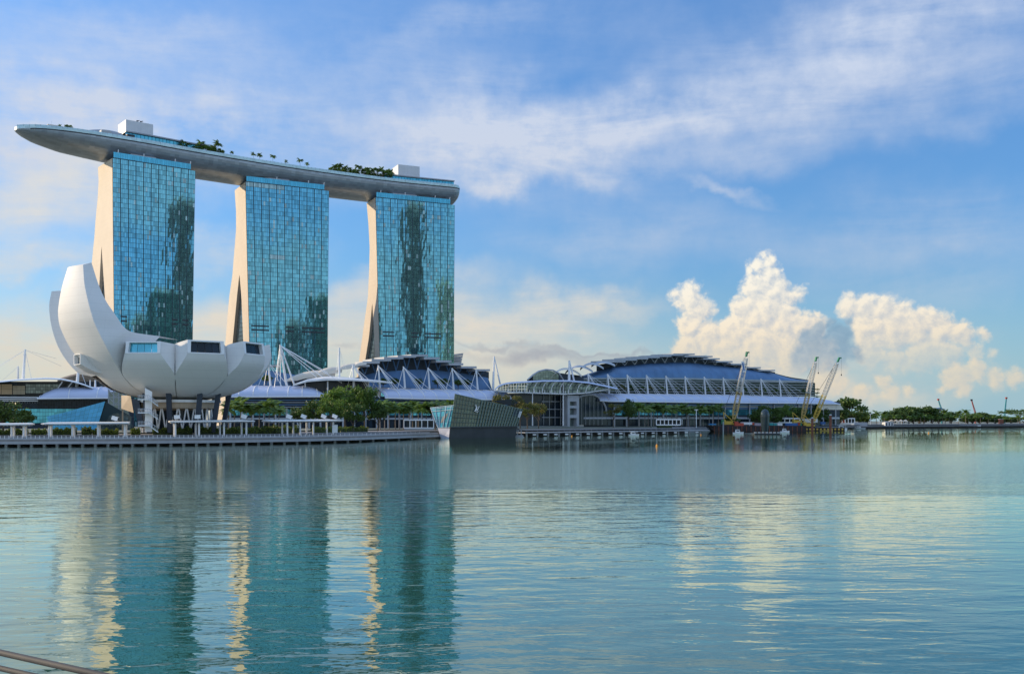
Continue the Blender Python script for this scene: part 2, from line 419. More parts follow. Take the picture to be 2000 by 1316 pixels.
L_YEL = leaf_mat('yellow_leaves', (.05, .06, .015), (.20, .19, .04))

def water_mat():
    m = bpy.data.materials.new('water'); m.use_nodes = True
    q = NT(m.node_tree); nt = m.node_tree; b = nt.nodes['Principled BSDF']
    p = q.n('ShaderNodeNewGeometry').outputs['Position']
    x, y, z = q.sep(p)
    patch = q.noise(q.mapping(p, scale=(.006, .016, 1)), 1.0, 4, .6, .6)
    edge = q.m('ADD', y, q.m('MULTIPLY', q.m('SUBTRACT', q.noise(q.mapping(p, scale=(.02, .05, 1)), 1.0, 4, .6), .5), 60))
    breeze = q.m('MULTIPLY', q.mr(edge, 112, 126), q.mr(edge, 300, 220))
    breeze = q.m('MULTIPLY', breeze, q.mr(x, -70, 20, .12, 1))
    calm_far = q.mr(y, 60, 420, 1.0, .5)
    w1 = q.noise(q.mapping(p, rot=(0, 0, R(8)), scale=(.16, .38, 1)), 1.0, 2, .45, .5)
    w2 = q.noise(q.mapping(p, rot=(0, 0, R(-14)), scale=(.55, 1.05, 1)), 1.0, 3, .5, .4)
    w3 = q.noise(q.mapping(p, rot=(0, 0, R(20)), scale=(1.2, 2.2, 1)), 1.0, 2, .5)
    a1 = q.m('MULTIPLY', w1, .075)
    a2 = q.m('MULTIPLY', q.m('MULTIPLY', w2, .031), q.mr(patch, .32, .68, .35, 1.5))
    a3 = q.m('MULTIPLY', w3, q.m('ADD', q.m('MULTIPLY', breeze, .085), q.mr(patch, .42, .68, .001, .013)))
    h = q.m('MULTIPLY', q.m('ADD', q.m('ADD', a1, a2), a3), calm_far)
    bp = q.n('ShaderNodeBump'); bp.inputs['Strength'].default_value = 1.0; bp.inputs['Distance'].default_value = 1.0
    q.put(bp.inputs['Height'], h)
    body = q.n('ShaderNodeBsdfDiffuse'); body.inputs['Color'].default_value = (.013, .072, .046, 1)
    gl = q.n('ShaderNodeBsdfGlossy'); gl.inputs['Color'].default_value = (.90, 1.0, .87, 1)
    q.put(gl.inputs['Roughness'], q.m('ADD', .01, q.m('MULTIPLY', breeze, .10)))
    fr = q.n('ShaderNodeFresnel'); fr.inputs['IOR'].default_value = 1.33
    for nd in (gl, fr): nt.links.new(bp.outputs[0], nd.inputs['Normal'])
    mx = q.n('ShaderNodeMixShader'); q.put(mx.inputs[0], q.m('ADD', .10, q.m('MULTIPLY', q.m('MULTIPLY', fr.outputs[0], 1.42, clamp=True), .90)))
    nt.links.new(body.outputs[0], mx.inputs[1]); nt.links.new(gl.outputs[0], mx.inputs[2])
    nt.links.new(mx.outputs[0], nt.nodes['Material Output'].inputs['Surface']); nt.nodes.remove(b)
    return m
M_WATER = water_mat()
# ------------------------------------------------------------------ water, land, quay
mb = MB(); mb.poly([(-30000, -2000, 0), (30000, -2000, 0), (30000, 40000, 0), (-30000, 40000, 0)])
tag(mb.build('water', M_WATER, loc=(0, 0, 0)), kind='structure')

SHORE = [(-1400, 250), (-700, 285), (-100, 316), (0, 320), (250, 328), (400, 338), (500, 350), (600, 366), (700, 392), (780, 430), (860, 474),
         (1010, 533), (1150, 578), (1300, 632), (1374, 672), (1394, 800), (1500, 832), (1600, 930), (1700, 1090), (1850, 1220), (2000, 1350), (2150, 1400), (2500, 1500)]
def shore_pt(px, off=0.0, z=0.0):
    D = interp(SHORE, px); a = G(px, D, z)
    if not off: return a
    p0 = G(px - 6, interp(SHORE, px - 6)); p1 = G(px + 6, interp(SHORE, px + 6))
    t = (p1 - p0).normalized(); n = Vector((-t.y, t.x, 0))
    return a + n * off
pxs = [-1400, -700] + list(range(-100, 1360, 20)) + [1360, 1374, 1384, 1394, 1402, 1420] + list(range(1440, 2160, 20)) + [2500]
front = [shore_pt(p, 12, 0) for p in pxs]
back = [Vector((9000, 9000, 0)), Vector((9000, 30000, 0)), Vector((-9000, 30000, 0)), Vector((-9000, 300, 0))]
mb = MB(); n = len(front); pts = front + back
mb.poly([(p.x, p.y, 3.4 if i < n else 3.4) for i, p in enumerate(pts)])
tag(mb.build('land', M_PAVE, loc=(0, 0, 0)), kind='structure')
mb = MB()
for i in range(n - 1):
    a, b = front[i], front[i + 1]
    mb.poly([(a.x, a.y, -1), (b.x, b.y, -1), (b.x, b.y, 3.4), (a.x, a.y, 3.4)])
tag(mb.build('quay_wall', M_QUAY, loc=(0, 0, 0), ), 'dark grey stone quay wall along the whole waterfront, behind the boardwalks', 'quay wall')
# a slightly raised plaza behind the planted strip
mb = MB()
p2 = [shore_pt(p, 40 if p < 900 else 34, 0) for p in pxs]
pts = p2 + [Vector((8900, 9000, 0)), Vector((8900, 29000, 0)), Vector((-8900, 29000, 0)), Vector((-8900, 400, 0))]
mb.poly([(p.x, p.y, GZ) for p in pts])
for i in range(len(p2) - 1):
    a, b = p2[i], p2[i + 1]; mb.poly([(a.x, a.y, 3.3), (b.x, b.y, 3.3), (b.x, b.y, GZ), (a.x, a.y, GZ)])
tag(mb.build('plaza_ground', M_LAND, loc=(0, 0, 0)), kind='structure')

# ------------------------------------------------------------------ the three hotel towers
ZT, ZB = 192.7, 4.0
def vxy(v, z): return Vector((v.x, v.y, z))
def tower(label, FL, FR, e0, li0, ri0, sil, s1t, s2t, apex, seed, slots):
    rnd = random.Random(seed)
    FL = Vector((FL[0], FL[1], 0)); FR = Vector((FR[0], FR[1], 0))
    a = (FR - FL).normalized(); nrm = Vector((a.y, -a.x, 0)); b = -nrm
    T = lambda z: max(0.0, (ZT - z) / (ZT - ZB))
    fl = lambda z: FL + nrm * (e0 * T(z) ** 1.5) + a * (li0 * T(z))
    fr = lambda z: FR + nrm * (e0 * T(z) ** 1.5) - a * (ri0 * T(z))
    def dpt(z, tab):                       # distance back along the end wall where the outline passes
        p = fl(z); d = 20.0
        for _ in range(12):
            y = p.y + b.y * d; py = 822 - (z - EYE) * 2000 / y
            k = (interp(tab, py) - 1000) / 2000
            d = (k * p.y - p.x) / (b.x - k * b.y)
        return max(d, .5)
    root = empty('hotel_tower', vxy((FL + FR) / 2 + b * 20, ZB), label, 'tower', 'hotel towers under the roof deck')
    nf = 55; zs = [ZB + (ZT - ZB) * i / nf for i in range(nf + 1)]
    zap = EYE + (822 - apex) * (FL.y + 20) / 2000
    # end wall: one slab above, two legs below the slit
    th = 3.0; mb = MB(); gl = MB()
    for i in range(nf):
        za, zb_ = zs[i], zs[i + 1]
        def rowp(z):
            dl = dpt(z, sil)
            s2 = max(1.0, dpt(z, s2t)); s1 = max(s2, dpt(z, s1t))
            if z >= zap: s1 = s2 = min(dl * .55, s2 if s2 < dl else dl * .5)
            return 0.0, s2, s1, dl
        ra, rb = rowp(za), rowp(zb_)
        for (i0, i1) in ((0, 1), (2, 3)):
            q0 = fl(za) + b * ra[i0]; q1 = fl(za) + b * ra[i1]; q2 = fl(zb_) + b * rb[i1]; q3 = fl(zb_) + b * rb[i0]
            o = a * th
            lo = [vxy(q0, za), vxy(q1, za), vxy(q1 + o, za), vxy(q0 + o, za)]
            hi = [vxy(q3, zb_), vxy(q2, zb_), vxy(q2 + o, zb_), vxy(q3 + o, zb_)]
            v = lo + hi
            mb.add(v, [(0, 1, 5, 4), (1, 2, 6, 5), (3, 0, 4, 7)])
        if za < zap:
            w = max(2, int((ra[2] - ra[1]) / 2.5))
            for j in range(w):
                f0, f1 = j / w + .02, (j + 1) / w - .02
                pp = []
                for z, r_ in ((za + .25, ra), (zb_ - .12, rb)):
                    pp.append((fl(z) + a * 2.2 + b * (r_[1] + (r_[2] - r_[1]) * f0), z)); pp.append((fl(z) + a * 2.2 + b * (r_[1] + (r_[2] - r_[1]) * f1), z))
                if (pp[1][0] - pp[0][0]).length > .05:
                    gl.poly([vxy(*pp[0]), vxy(*pp[1]), vxy(*pp[3]), vxy(*pp[2])])
    mb.build('end_wall', M_CONC, root)
    gl.build('atrium_glazing', M_SLIT, root)
    # rear slab and the far end, closing the volume
    mb = MB()
    for i in range(nf):
        za, zb_ = zs[i], zs[i + 1]; da, db = dpt(za, sil) - .02, dpt(zb_, sil) - .02
        mb.poly([vxy(fr(za) + b * da, za), vxy(fl(za) + b * da + a * 3, za), vxy(fl(zb_) + b * db + a * 3, zb_), vxy(fr(zb_) + b * db, zb_)])
        mb.poly([vxy(fr(za), za), vxy(fr(za) + b * da, za), vxy(fr(zb_) + b * db, zb_), vxy(fr(zb_), zb_)])
        if za < zap + 4:                  # inner side of the leaning slab
            ds = min(da - 2, max(dpt(za, s1t), 3)); ds2 = min(db - 2, max(dpt(zb_, s1t), 3))
            mb.poly([vxy(fl(za) + b * ds + a * 3, za), vxy(fr(za) + b * ds, za), vxy(fr(zb_) + b * ds2, zb_), vxy(fl(zb_) + b * ds2 + a * 3, zb_)])
    d0 = dpt(ZT, sil)
    mb.poly([vxy(fl(ZT), ZT), vxy(fr(ZT), ZT), vxy(fr(ZT) + b * d0, ZT), vxy(fl(ZT) + b * d0, ZT)])
    mb.build('rear_slab', M_LGREY, root)
    # facade: dark backing and single glass panes, each a hair out of true
    mb = MB(); pn = MB(); cu = MB(); nb, npn = 11, 4
    off = lambda z, u: nrm * (.16)
    def fp(z, u, d=0.0): return vxy(fl(z).lerp(fr(z), u) + nrm * d, z)
    for i in range(nf): mb.poly([fp(zs[i], 0), fp(zs[i], 1), fp(zs[i + 1], 1), fp(zs[i + 1], 0)])
    mb.build('facade_frame', M_BACK, root)
    Wd = (FR - FL).length; bw = 1 / nb
    wav = lambda u, z: .030 * noise.noise(Vector((u * 9 + seed, z * .035, 0))) + .008 * noise.noise(Vector((u * 40, z * .16, seed)))
    for i in range(nf):
        z0, z1 = zs[i] + .15, zs[i + 1] - .09
        for k in range(nb):
            u0 = k * bw + .30 / Wd; u1 = (k + 1) * bw - .22 / Wd
            for j in range(npn):
                ua = u0 + (u1 - u0) * j / npn + .05 / Wd; ub = u0 + (u1 - u0) * (j + 1) / npn - .05 / Wd
                tx, tz, o = rnd.gauss(0, .0014), rnd.gauss(0, .0014), .16
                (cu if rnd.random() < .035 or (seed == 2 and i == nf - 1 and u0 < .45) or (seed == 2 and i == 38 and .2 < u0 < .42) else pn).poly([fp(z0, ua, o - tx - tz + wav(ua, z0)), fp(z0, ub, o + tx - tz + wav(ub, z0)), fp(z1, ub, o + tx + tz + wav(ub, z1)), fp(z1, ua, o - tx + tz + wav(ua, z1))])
    pn.build('glazing', M_GLASS, root); cu.build('curtain_reflection_glazing', M_CURTREFL, root)  # scattered panes are curtained; the middle tower's pale rows paint a sunlit reflection
    # plant-room louvres: dark slots in the glass
    for (u0, u1) in slots:
        for zc in (81.6, 78.4):
            mb = MB(); mb.hexa([fp(zc - .55, u0, .1), fp(zc - .55, u1, .1), fp(zc - .55, u1, .32), fp(zc - .55, u0, .32)], [fp(zc + .55, u0, .1), fp(zc + .55, u1, .1), fp(zc + .55, u1, .32), fp(zc + .55, u0, .32)])
            mb.build('louvre', M_DARK, root)
    # glass crown along the roof edge, light posts and the pale lift head under the deck
    mb = MB(); uu = [.01 + .93 * i / 34 for i in range(35)]
    for i in range(34):
        p0, p1 = fp(ZT, uu[i] + .001, .5), fp(ZT, uu[i + 1] - .001, .5)
        mb.poly([p0 + Vector((0, 0, .5)), p1 + Vector((0, 0, .5)), p1 + Vector((0, 0, 4.4)), p0 + Vector((0, 0, 4.4))])
    mb.build('glass_crown', M_CROWN, root)
    mb = MB()
    mb.hexa([fp(ZT, .01, .2), fp(ZT, .94, .2), fp(ZT, .94, .45), fp(ZT, .01, .45)], [p + Vector((0, 0, 3.6)) for p in (fp(ZT, .01, .2), fp(ZT, .94, .2), fp(ZT, .94, .45), fp(ZT, .01, .45))])
    mb.build('crown_kerb', M_BACK, root)
    for u in (.06, .36, .74, .93):
        m2 = MB(); q0 = fp(ZT, u, -.6) + Vector((0, 0, .1)); m2.bar(q0, q0 + Vector((0, 0, 6.5)) + a * .8, .5); m2.build('post', M_WHITE, root)
    m2 = MB(); c0 = fp(ZT, .30, -3.0); m2.hexa([fp(ZT, .22, -4), fp(ZT, .52, -4), fp(ZT, .52, -1), fp(ZT, .22, -1)], [p + Vector((0, 0, 5.4)) for p in (fp(ZT, .22, -4), fp(ZT, .52, -4), fp(ZT, .52, -1), fp(ZT, .22, -1))])
    m2.build('lift_head', M_LGREY, root)
    return root

tower('nearest and tallest glass hotel tower, standing behind the white lotus building', (-281, 720), (-234, 757), 5, .6, 4.7,
      [(321, 191), (355, 192.6), (390, 190.6), (426, 186.8), (463, 184.3), (501, 180.5), (560, 174), (670, 158), (840, 132)],
      [(483, 198), (500, 197), (583, 192.5), (840, 163)], [(483, 198.6), (500, 199.5), (583, 205), (840, 213)], 484, 1, [(.08, .16), (.72, .80), (.86, .94)])
tower('middle glass hotel tower, between the tallest one and the one with a dark reflected band', (-206, 791), (-147, 823), 5, 3.5, 3.1,
      [(360, 457.5), (413, 461), (450, 461), (476, 458.8), (538, 453.8), (580, 447.6), (670, 440), (840, 414)],
      [(538, 467.2), (580, 462.7), (665, 454.7), (840, 440)], [(538, 468), (580, 471.5), (665, 475), (840, 482)], 538, 2, [(.03, .25), (.46, .56), (.66, .96)])
tower('farthest glass hotel tower, under the blunt end of the roof deck, mirroring dark office blocks', (-113, 847), (-49, 877), 5, 3.8, 2.6,
      [(394, 715.8), (438, 719.6), (483, 722), (526, 721), (580, 718.5), (643, 709.7), (707, 701), (840, 679)],
      [(595, 726.6), (655, 721), (705, 713), (840, 698)], [(595, 727.4), (655, 731), (705, 732.5), (840, 738)], 595, 3, [(.05, .2), (.42, .52), (.6, .82)])

# ------------------------------------------------------------------ the boat-shaped roof deck
ZD = 209.0
CL = [(-341, 702), (-281.7, 745.7), (-242, 779.5), (-182.6, 825), (-115, 867), (-51, 896)]
def catmull(p, t):
    n = len(p) - 1; i = min(int(t), n - 1); f = t - i
    g = lambda k: Vector((*p[k], 0)) if 0 <= k <= n else (Vector((*p[0], 0)) * 2 - Vector((*p[1], 0)) if k < 0 else Vector((*p[n], 0)) * 2 - Vector((*p[n - 1], 0)))
    a, b, c, d = g(i - 1), g(i), g(i + 1), g(i + 2)
    return .5 * ((2 * b) + (-a + c) * f + (2 * a - 5 * b + 4 * c - d) * f * f + (-a + 3 * b - 3 * c + d) * f ** 3)
dense = [catmull(CL, i * 5 / 400) for i in range(401)]
acc = [0.0]
for i in range(400): acc.append(acc[-1] + (dense[i + 1] - dense[i]).length)
LEN = acc[-1]
def cl(s):
    s = min(max(s, 0), LEN - .01)
    for i in range(400):
        if acc[i + 1] >= s:
            f = (s - acc[i]) / (acc[i + 1] - acc[i]); t = (dense[i + 1] - dense[i]).normalized()
            return dense[i].lerp(dense[i + 1], f), t, Vector((t.y, -t.x, 0))      # point, tangent, side facing the bay
def hw(s):                                # half width
    if s < 45: return max(.4, 19.5 * math.sqrt(max(0, 1 - ((45 - s) / 45) ** 2)) * (.97 if s > 8 else .9))
    if s > LEN - 7: return 19 * (.72 + .28 * math.sqrt(max(0, 1 - ((s - LEN + 7) / 7) ** 2)))
    return 19.3
def dep(s):
    k = flat([(0, 2.2), (5, 5), (12, 7.6), (30, 11.5), (60, 14.2), (90, 15.8), (LEN - 9, 15.8), (LEN - 3, 13.5), (LEN, 10)], s)
    return k
deckroot = empty('roof_deck', vxy(cl(LEN / 2)[0], ZT), 'long boat-shaped deck of silver panels laid across the tops of the three towers', 'roof deck')
ST = [0, .6, 1.5, 3, 5, 8] + [11 + 3.4 * i for i in range(int((LEN - 20) / 3.4))] + [LEN - 6, LEN - 4, LEN - 2.5, LEN - 1.2, LEN - .4, LEN]
NS = 26
def hullpt(s, k):
    c, t, sd = cl(s); w, d = hw(s), dep(s)
    if k == 0: x, z = w, 0
    elif k == NS: x, z = -w, 0
    else:
        th = math.pi * (k - 1) / (NS - 2); co = math.cos(th)
        x = w * .995 * math.copysign(abs(co) ** .85, co); z = -1.3 - (d - 1.3) * math.sin(th) ** .9
    return vxy(c + sd * x, ZD + z)
mb = MB(); rim = MB()
for i in range(len(ST) - 1):
    for k in range(NS):
        pts = [hullpt(ST[i], k), hullpt(ST[i + 1], k), hullpt(ST[i + 1], k + 1), hullpt(ST[i], k + 1)]
        (rim if k in (0, NS - 1) else mb).poly(pts)
endring = [hullpt(LEN, k) for k in range(NS + 1)]
mb.poly(endring)
hull = mb.build('hull', M_HULL, deckroot)
rim.build('rim', M_RIM, deckroot)
mb = MB()
for i in range(len(ST) - 1):
    a, b = ST[i], ST[i + 1]
    (ca, _, sa), (cb, _, sb) = cl(a), cl(b)
    mb.poly([vxy(ca + sa * hw(a), ZD - .05), vxy(cb + sb * hw(b), ZD - .05), vxy(cb - sb * hw(b), ZD - .05), vxy(ca - sa * hw(a), ZD - .05)])
mb.build('deck_floor', M_DECK, deckroot)
# glass parapet with posts
for side in (1, -1):
    mb = MB(); s = 1.0
    while s < LEN - 4:
        (c0, _, d0), (c1, _, d1) = cl(s), cl(s + 3.2)
        p0 = vxy(c0 + d0 * side * (hw(s) - .3), ZD); p1 = vxy(c1 + d1 * side * (hw(s + 3.2) - .3), ZD)
        mb.poly([p0, p1, p1 + Vector((0, 0, 1.25)), p0 + Vector((0, 0, 1.25))]); mb.bar(p0, p0 + Vector((0, 0, 1.5)), .14, mi=1)
        s += 3.25
    mb.build('parapet_glazing', [M_RIM, M_STEEL], deckroot)
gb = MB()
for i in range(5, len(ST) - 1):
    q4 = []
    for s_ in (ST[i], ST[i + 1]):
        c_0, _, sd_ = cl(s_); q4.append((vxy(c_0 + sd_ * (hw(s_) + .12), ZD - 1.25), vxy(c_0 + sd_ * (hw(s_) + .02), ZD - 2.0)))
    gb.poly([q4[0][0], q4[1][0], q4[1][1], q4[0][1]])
gb.build('painted_shadow_line', M_DARK, deckroot)  # dark strip on the hull, shadow under the rim put into colour
def dk(s, o, z=0.0):
    c, t, sd = cl(s); return vxy(c + sd * o, ZD + z)
def s_of(px, o=0.0):                      # place along the deck seen at a photo column
    lo, hi = 0.0, LEN
    for _ in range(40):
        m = (lo + hi) / 2; p = dk(m, o)
        if 1000 + 2000 * p.x / p.y < px: lo = m
        else: hi = m
    return lo
def deckbox(name, s0, s1, o0, o1, z0, z1, m, parent=deckroot, n=1):
    mb = MB()
    for i in range(n):
        a, b = s0 + (s1 - s0) * i / n, s0 + (s1 - s0) * (i + 1) / n
        mb.hexa([dk(a, o0, z0), dk(b, o0, z0), dk(b, o1, z0), dk(a, o1, z0)], [dk(a, o0, z1), dk(b, o0, z1), dk(b, o1, z1), dk(a, o1, z1)])
    return mb.build(name, m, parent)
# two white plant boxes
sA, sB = s_of(245, 2), s_of(298, 2)
deckbox('plant_room', sA, sB, -15, 3, 0, 17.6, M_BOX)
for z_ in (): pass
sC, sD_ = s_of(777, 2), s_of(819, 2)
deckbox('plant_room', sC, sD_, -13, 3, 0, 17.5, M_BOX)
for s_ in (s_of(268, -2), s_of(275, -2)):
    mb = MB(); mb.bar(dk(s_, -2, 17.5), dk(s_, -2, 19.8), .9); mb.bar(dk(s_, -2, 19.4), dk(s_ + 1.6, -2, 20.0), .5); mb.build('mast_head', M_DARK, deckroot)
# long flat roofs with glass fronts
def longroof(px0, px1, z, o0, o1, nseg):
    a, b = s_of(px0, o1), s_of(px1, o1)
    deckbox('pavilion_roof', a, b, o0, o1, z, z + .9, M_STEEL, n=nseg)
    mb = MB(); n = max(4, int((b - a) / 2.6))
    for i in range(n):
        s0, s1 = a + (b - a) * (i + .05) / n, a + (b - a) * (i + .95) / n
        mb.poly([dk(s0, o1 - 1.6, 0), dk(s1, o1 - 1.6, 0), dk(s1, o1 - 1.6, z), dk(s0, o1 - 1.6, z)])
    mb.build('pavilion_glass', M_CROWN, deckroot)
    deckbox('pavilion_core', a + 1, b - 1, o0 + 1, o1 - 4, 0, z, M_NAVY, n=nseg)
longroof(246, 400, 6.6, -8, 11, 12)
longroof(752, 888, 5.2, -8, 13, 8)
# low curved shell near the tip
mb = MB(); a, b = s_of(140, 8), s_of(240, 8); rings = []
for i in range(13):
    f = i / 12; s = a + (b - a) * f; h = 7.5 * math.sin(math.pi * min(1, f * .62 + .02)) + .3
    rings.append([dk(s, 11 - 20 * j / 10, h * math.sin(math.pi * j / 10) ** .55 + .2) for j in range(11)])
mb.loft(rings, False); mb.build('shell_roof', M_STEEL, deckroot, smooth=True)
mb = MB()
for i in range(30):
    s0 = a + (b - a) * (.1 + .85 * i / 30); mb.poly([dk(s0 + .12, 10.6, 0), dk(s0 + 1.1, 10.6, 0), dk(s0 + 1.1, 10.2, 2.6), dk(s0 + .12, 10.2, 2.6)])
mb.build('shell_glass', M_CROWN, deckroot)
deckbox('service_bay', s_of(196, 16), s_of(216, 16), 13, 18.5, .1, 3.2, M_LGREY)
deckbox('service_bay', s_of(247, 16), s_of(262, 16), 12, 17.5, .1, 3.4, M_DARK)
# viewing frame on the tip
mb = MB(); s = 22
for (o, ds) in ((2, 0), (2, 3.5), (-3, 0), (-3, 3.5)): mb.bar(dk(s + ds, o, 0), dk(s + ds, o, 5), .25)
for z in (2.6, 5.0): mb.hexa([dk(s - 1.5, -4, z), dk(s + 5, -4, z), dk(s + 5, 3, z), dk(s - 1.5, 3, z)], [dk(s - 1.5, -4, z + .3), dk(s + 5, -4, z + .3), dk(s + 5, 3, z + .3), dk(s - 1.5, 3, z + .3)])
mb.bar(dk(s + 1.7, 0, 5), dk(s + 1.7, 0, 8.5), .15)
mb.build('lookout_frame', M_WHITE, deckroot)
# ------------------------------------------------------------------ lotus-shaped museum
MC = Vector((-118, 362, 0))
museum = empty('lotus_museum', (MC.x, MC.y, GZ), 'white lotus-shaped museum with ten upturned petals on dark raking columns', 'museum')
BOWL = [(0, 14.5), (5, 14.8), (9.9, 15.6), (14.5, 16.5), (18.9, 17.9), (21.8, 19.2), (24.3, 20.9), (27.0, 23.3)]
HALF = R(18)
def mu(az, r, lat, z):
    u = Vector((math.cos(R(az)), math.sin(R(az)), 0)); v = Vector((-u.y, u.x, 0))
    p = MC + u * r + v * lat; p.z = z; return p
def petal(az, outer, inner, ws, wi=None, label=None, sky=None, wedge=1.0, bowl=BOWL, rv=26.0, zv=33.2, lf=None, inset_k=None):
    """outer / inner: matching stations (r, z) above the seam; ws / wi: half widths there"""
    wi = wi or ws; mb = MB(); L, Rr = [], []
    st = list(bowl); g = .13
    wj = [max(.05, r * math.tan(HALF) * wedge - g) for r, z in st]
    OW = smooth_stations([(p[0], p[1], w) for p, w in zip(st + outer, wj + ws)], 4)
    nseg = 8
    lw = lambda z: flat(lf, z) if lf else 1.0
    def row(pt, bulge=0.0):
        r, z, w = pt
        return [mu(az, r + bulge * (1 - (2 * j / nseg - 1) ** 2), w * (2 * j / nseg - 1) * (lw(z) if j < nseg / 2 else 1), z) for j in range(nseg + 1)]
    mb.loft([row(p, min(.9, p[2] * .10)) for p in OW], False)
    n0 = (len(st) - 1) * 4
    outs = OW[n0:]
    inn = smooth_stations([(rv, zv, rv * math.tan(HALF))] + [(p[0], p[1], w) for p, w in zip(inner, wi)], 4)
    for sgn in (1, -1):
        mb.loft([[mu(az, o_[0], sgn * o_[2] * (lw(o_[1]) if sgn < 0 else 1), o_[1]), mu(az, i_[0], sgn * i_[2] * (lw(i_[1]) if sgn < 0 else 1), i_[1])] for o_, i_ in zip(outs, inn)], False)
    mb.loft([row(p) for p in [(0, zv - .6, .05)] + inn], False)
    rows = [row(inn[-1])]
    wo = [outs[-1][2]]; wv = [inn[-1][2]]
    to, ti, w_o, w_i = outs[-1], inn[-1], wo[-1], wv[-1]
    ptl = MB()
    if not sky:
        mb.poly(rows[-1] + [mu(az, to[0], w_o * (1 - 2 * j / nseg), to[1]) for j in range(nseg + 1)])
    o = mb.build('petal', M_MUSEUM, museum, smooth=True)
    if label: o['label'] = label
    ORG[o.name] = ORG[museum.name]
    if sky:                               # framed skylight set into the cut end
        c = [Vector(mu(az, to[0], -w_o, to[1])), Vector(mu(az, to[0], w_o, to[1])), Vector(mu(az, ti[0], w_i, ti[1])), Vector(mu(az, ti[0], -w_i, ti[1]))]
        ctr = sum(c, Vector()) / 4
        inset = [ctr + (p - ctr) * k for p, k in zip(c, inset_k or (.84, .84, .80, .80))]
        lo = (ctr - c[0]).normalized()
        nrm = (c[1] - c[0]).cross(c[3] - c[0]).normalized()
        if nrm.dot(Vector((math.cos(R(az)), math.sin(R(az)), 0))) < 0: nrm = -nrm
        fr = MB(); fr_in = [p - nrm * 1.1 for p in inset]
        for i in range(4):
            j = (i + 1) % 4
            fr.poly([c[i] + nrm * .25, c[j] + nrm * .25, inset[j] + nrm * .25, inset[i] + nrm * .25])
            fr.poly([inset[i] + nrm * .25, inset[j] + nrm * .25, fr_in[j], fr_in[i]])
            fr.poly([c[i] + nrm * .25, c[j] + nrm * .25, c[j] - nrm * .1, c[i] - nrm * .1])
        fr.build('skylight_frame', M_WHITE, o)
        gl = MB(); n = 4
        for i in range(n):
            f0, f1 = i / n + .006, (i + 1) / n - .006
            a0, a1 = fr_in[0].lerp(fr_in[1], f0), fr_in[0].lerp(fr_in[1], f1); b0, b1 = fr_in[3].lerp(fr_in[2], f0), fr_in[3].lerp(fr_in[2], f1)
            gl.poly([a0, a1, b1, b0])
        gl.build('skylight_glass', sky, o)
    return o
# the tall petal, and the blue-shaded one behind it
petal(232, [(33.3, 30.2), (37.4, 38.2), (38.6, 42.5), (39.0, 46.4), (39.0, 52), (38.2, 58.2)],
      [(24.5, 37.0), (27.6, 38.6), (30.0, 42.2), (32.7, 46.6), (34.2, 52.2), (35.3, 59.2)], [11.6, 10.9, 10.2, 9.0, 6.9, 4.7], rv=9, zv=37.2, lf=[(17, 1), (22, .74), (30, .80), (38, .96), (45, 1)],
      label='tallest petal, its curved back warm in the sun')
petal(180, [(31.5, 24.5), (36.0, 29.2), (39.3, 34.6), (41.8, 41.5), (42.9, 48.0), (42.6, 53.2)],
      [(25, 29), (30, 33), (34.0, 38), (37.4, 44), (39.3, 48.6), (39.9, 53.4)], [9, 8.6, 8, 7.0, 6.0, 4.8], rv=12, zv=28,
      label='tall petal in blue shade behind the tallest one')
low_in = lambda: [(31.0, 33.9)]
petal(268, [(30.4, 27.0), (31.6, 29.8)], [(27, 33.4), (31.0, 33.7)], [7.2, 5.7], sky=M_TEAL, label='front petal with a teal skylight')
petal(304, [(30.4, 27.0), (31.6, 30.0)], [(27, 33.8), (31.0, 34.4)], [7.4, 6.0], sky=M_DKGLASS, label='front petal with a wide dark skylight')
petal(340, [(30.4, 27.0), (31.6, 30.6)], [(27, 34.0), (31.0, 34.9)], [7.4, 6.0], sky=M_DKGLASS)
for az in (16, 52, 88, 124):
    petal(az, [(30.4, 27.4), (31.6, 31)], [(27, 34.0), (31.0, 35.2)], [7.6, 6.0], sky=M_DKGLASS)
# short petal low on the sunny side
petal(222, [(30.5, 24.4), (33.2, 25.8), (34.6, 26.6)], [(25.5, 26.4), (30.2, 28.5), (34.6, 30.1)], [3.8, 3.3, 3.0], [3.8, 3.3, 3.0], sky=M_GREYGL, rv=21, zv=24, wedge=.5, inset_k=(.9, .9, .9, .9), label='short low petal with a small skylight facing the sun')
mb = MB(); mb.lathe((MC.x, MC.y, 0), [(r * .985, z + .3) for r, z in BOWL[:-1]] + [(23, 22.5), (15, 27), (.1, 29)], 40); mb.build('bowl_core', M_MUSEUM, museum, smooth=True)
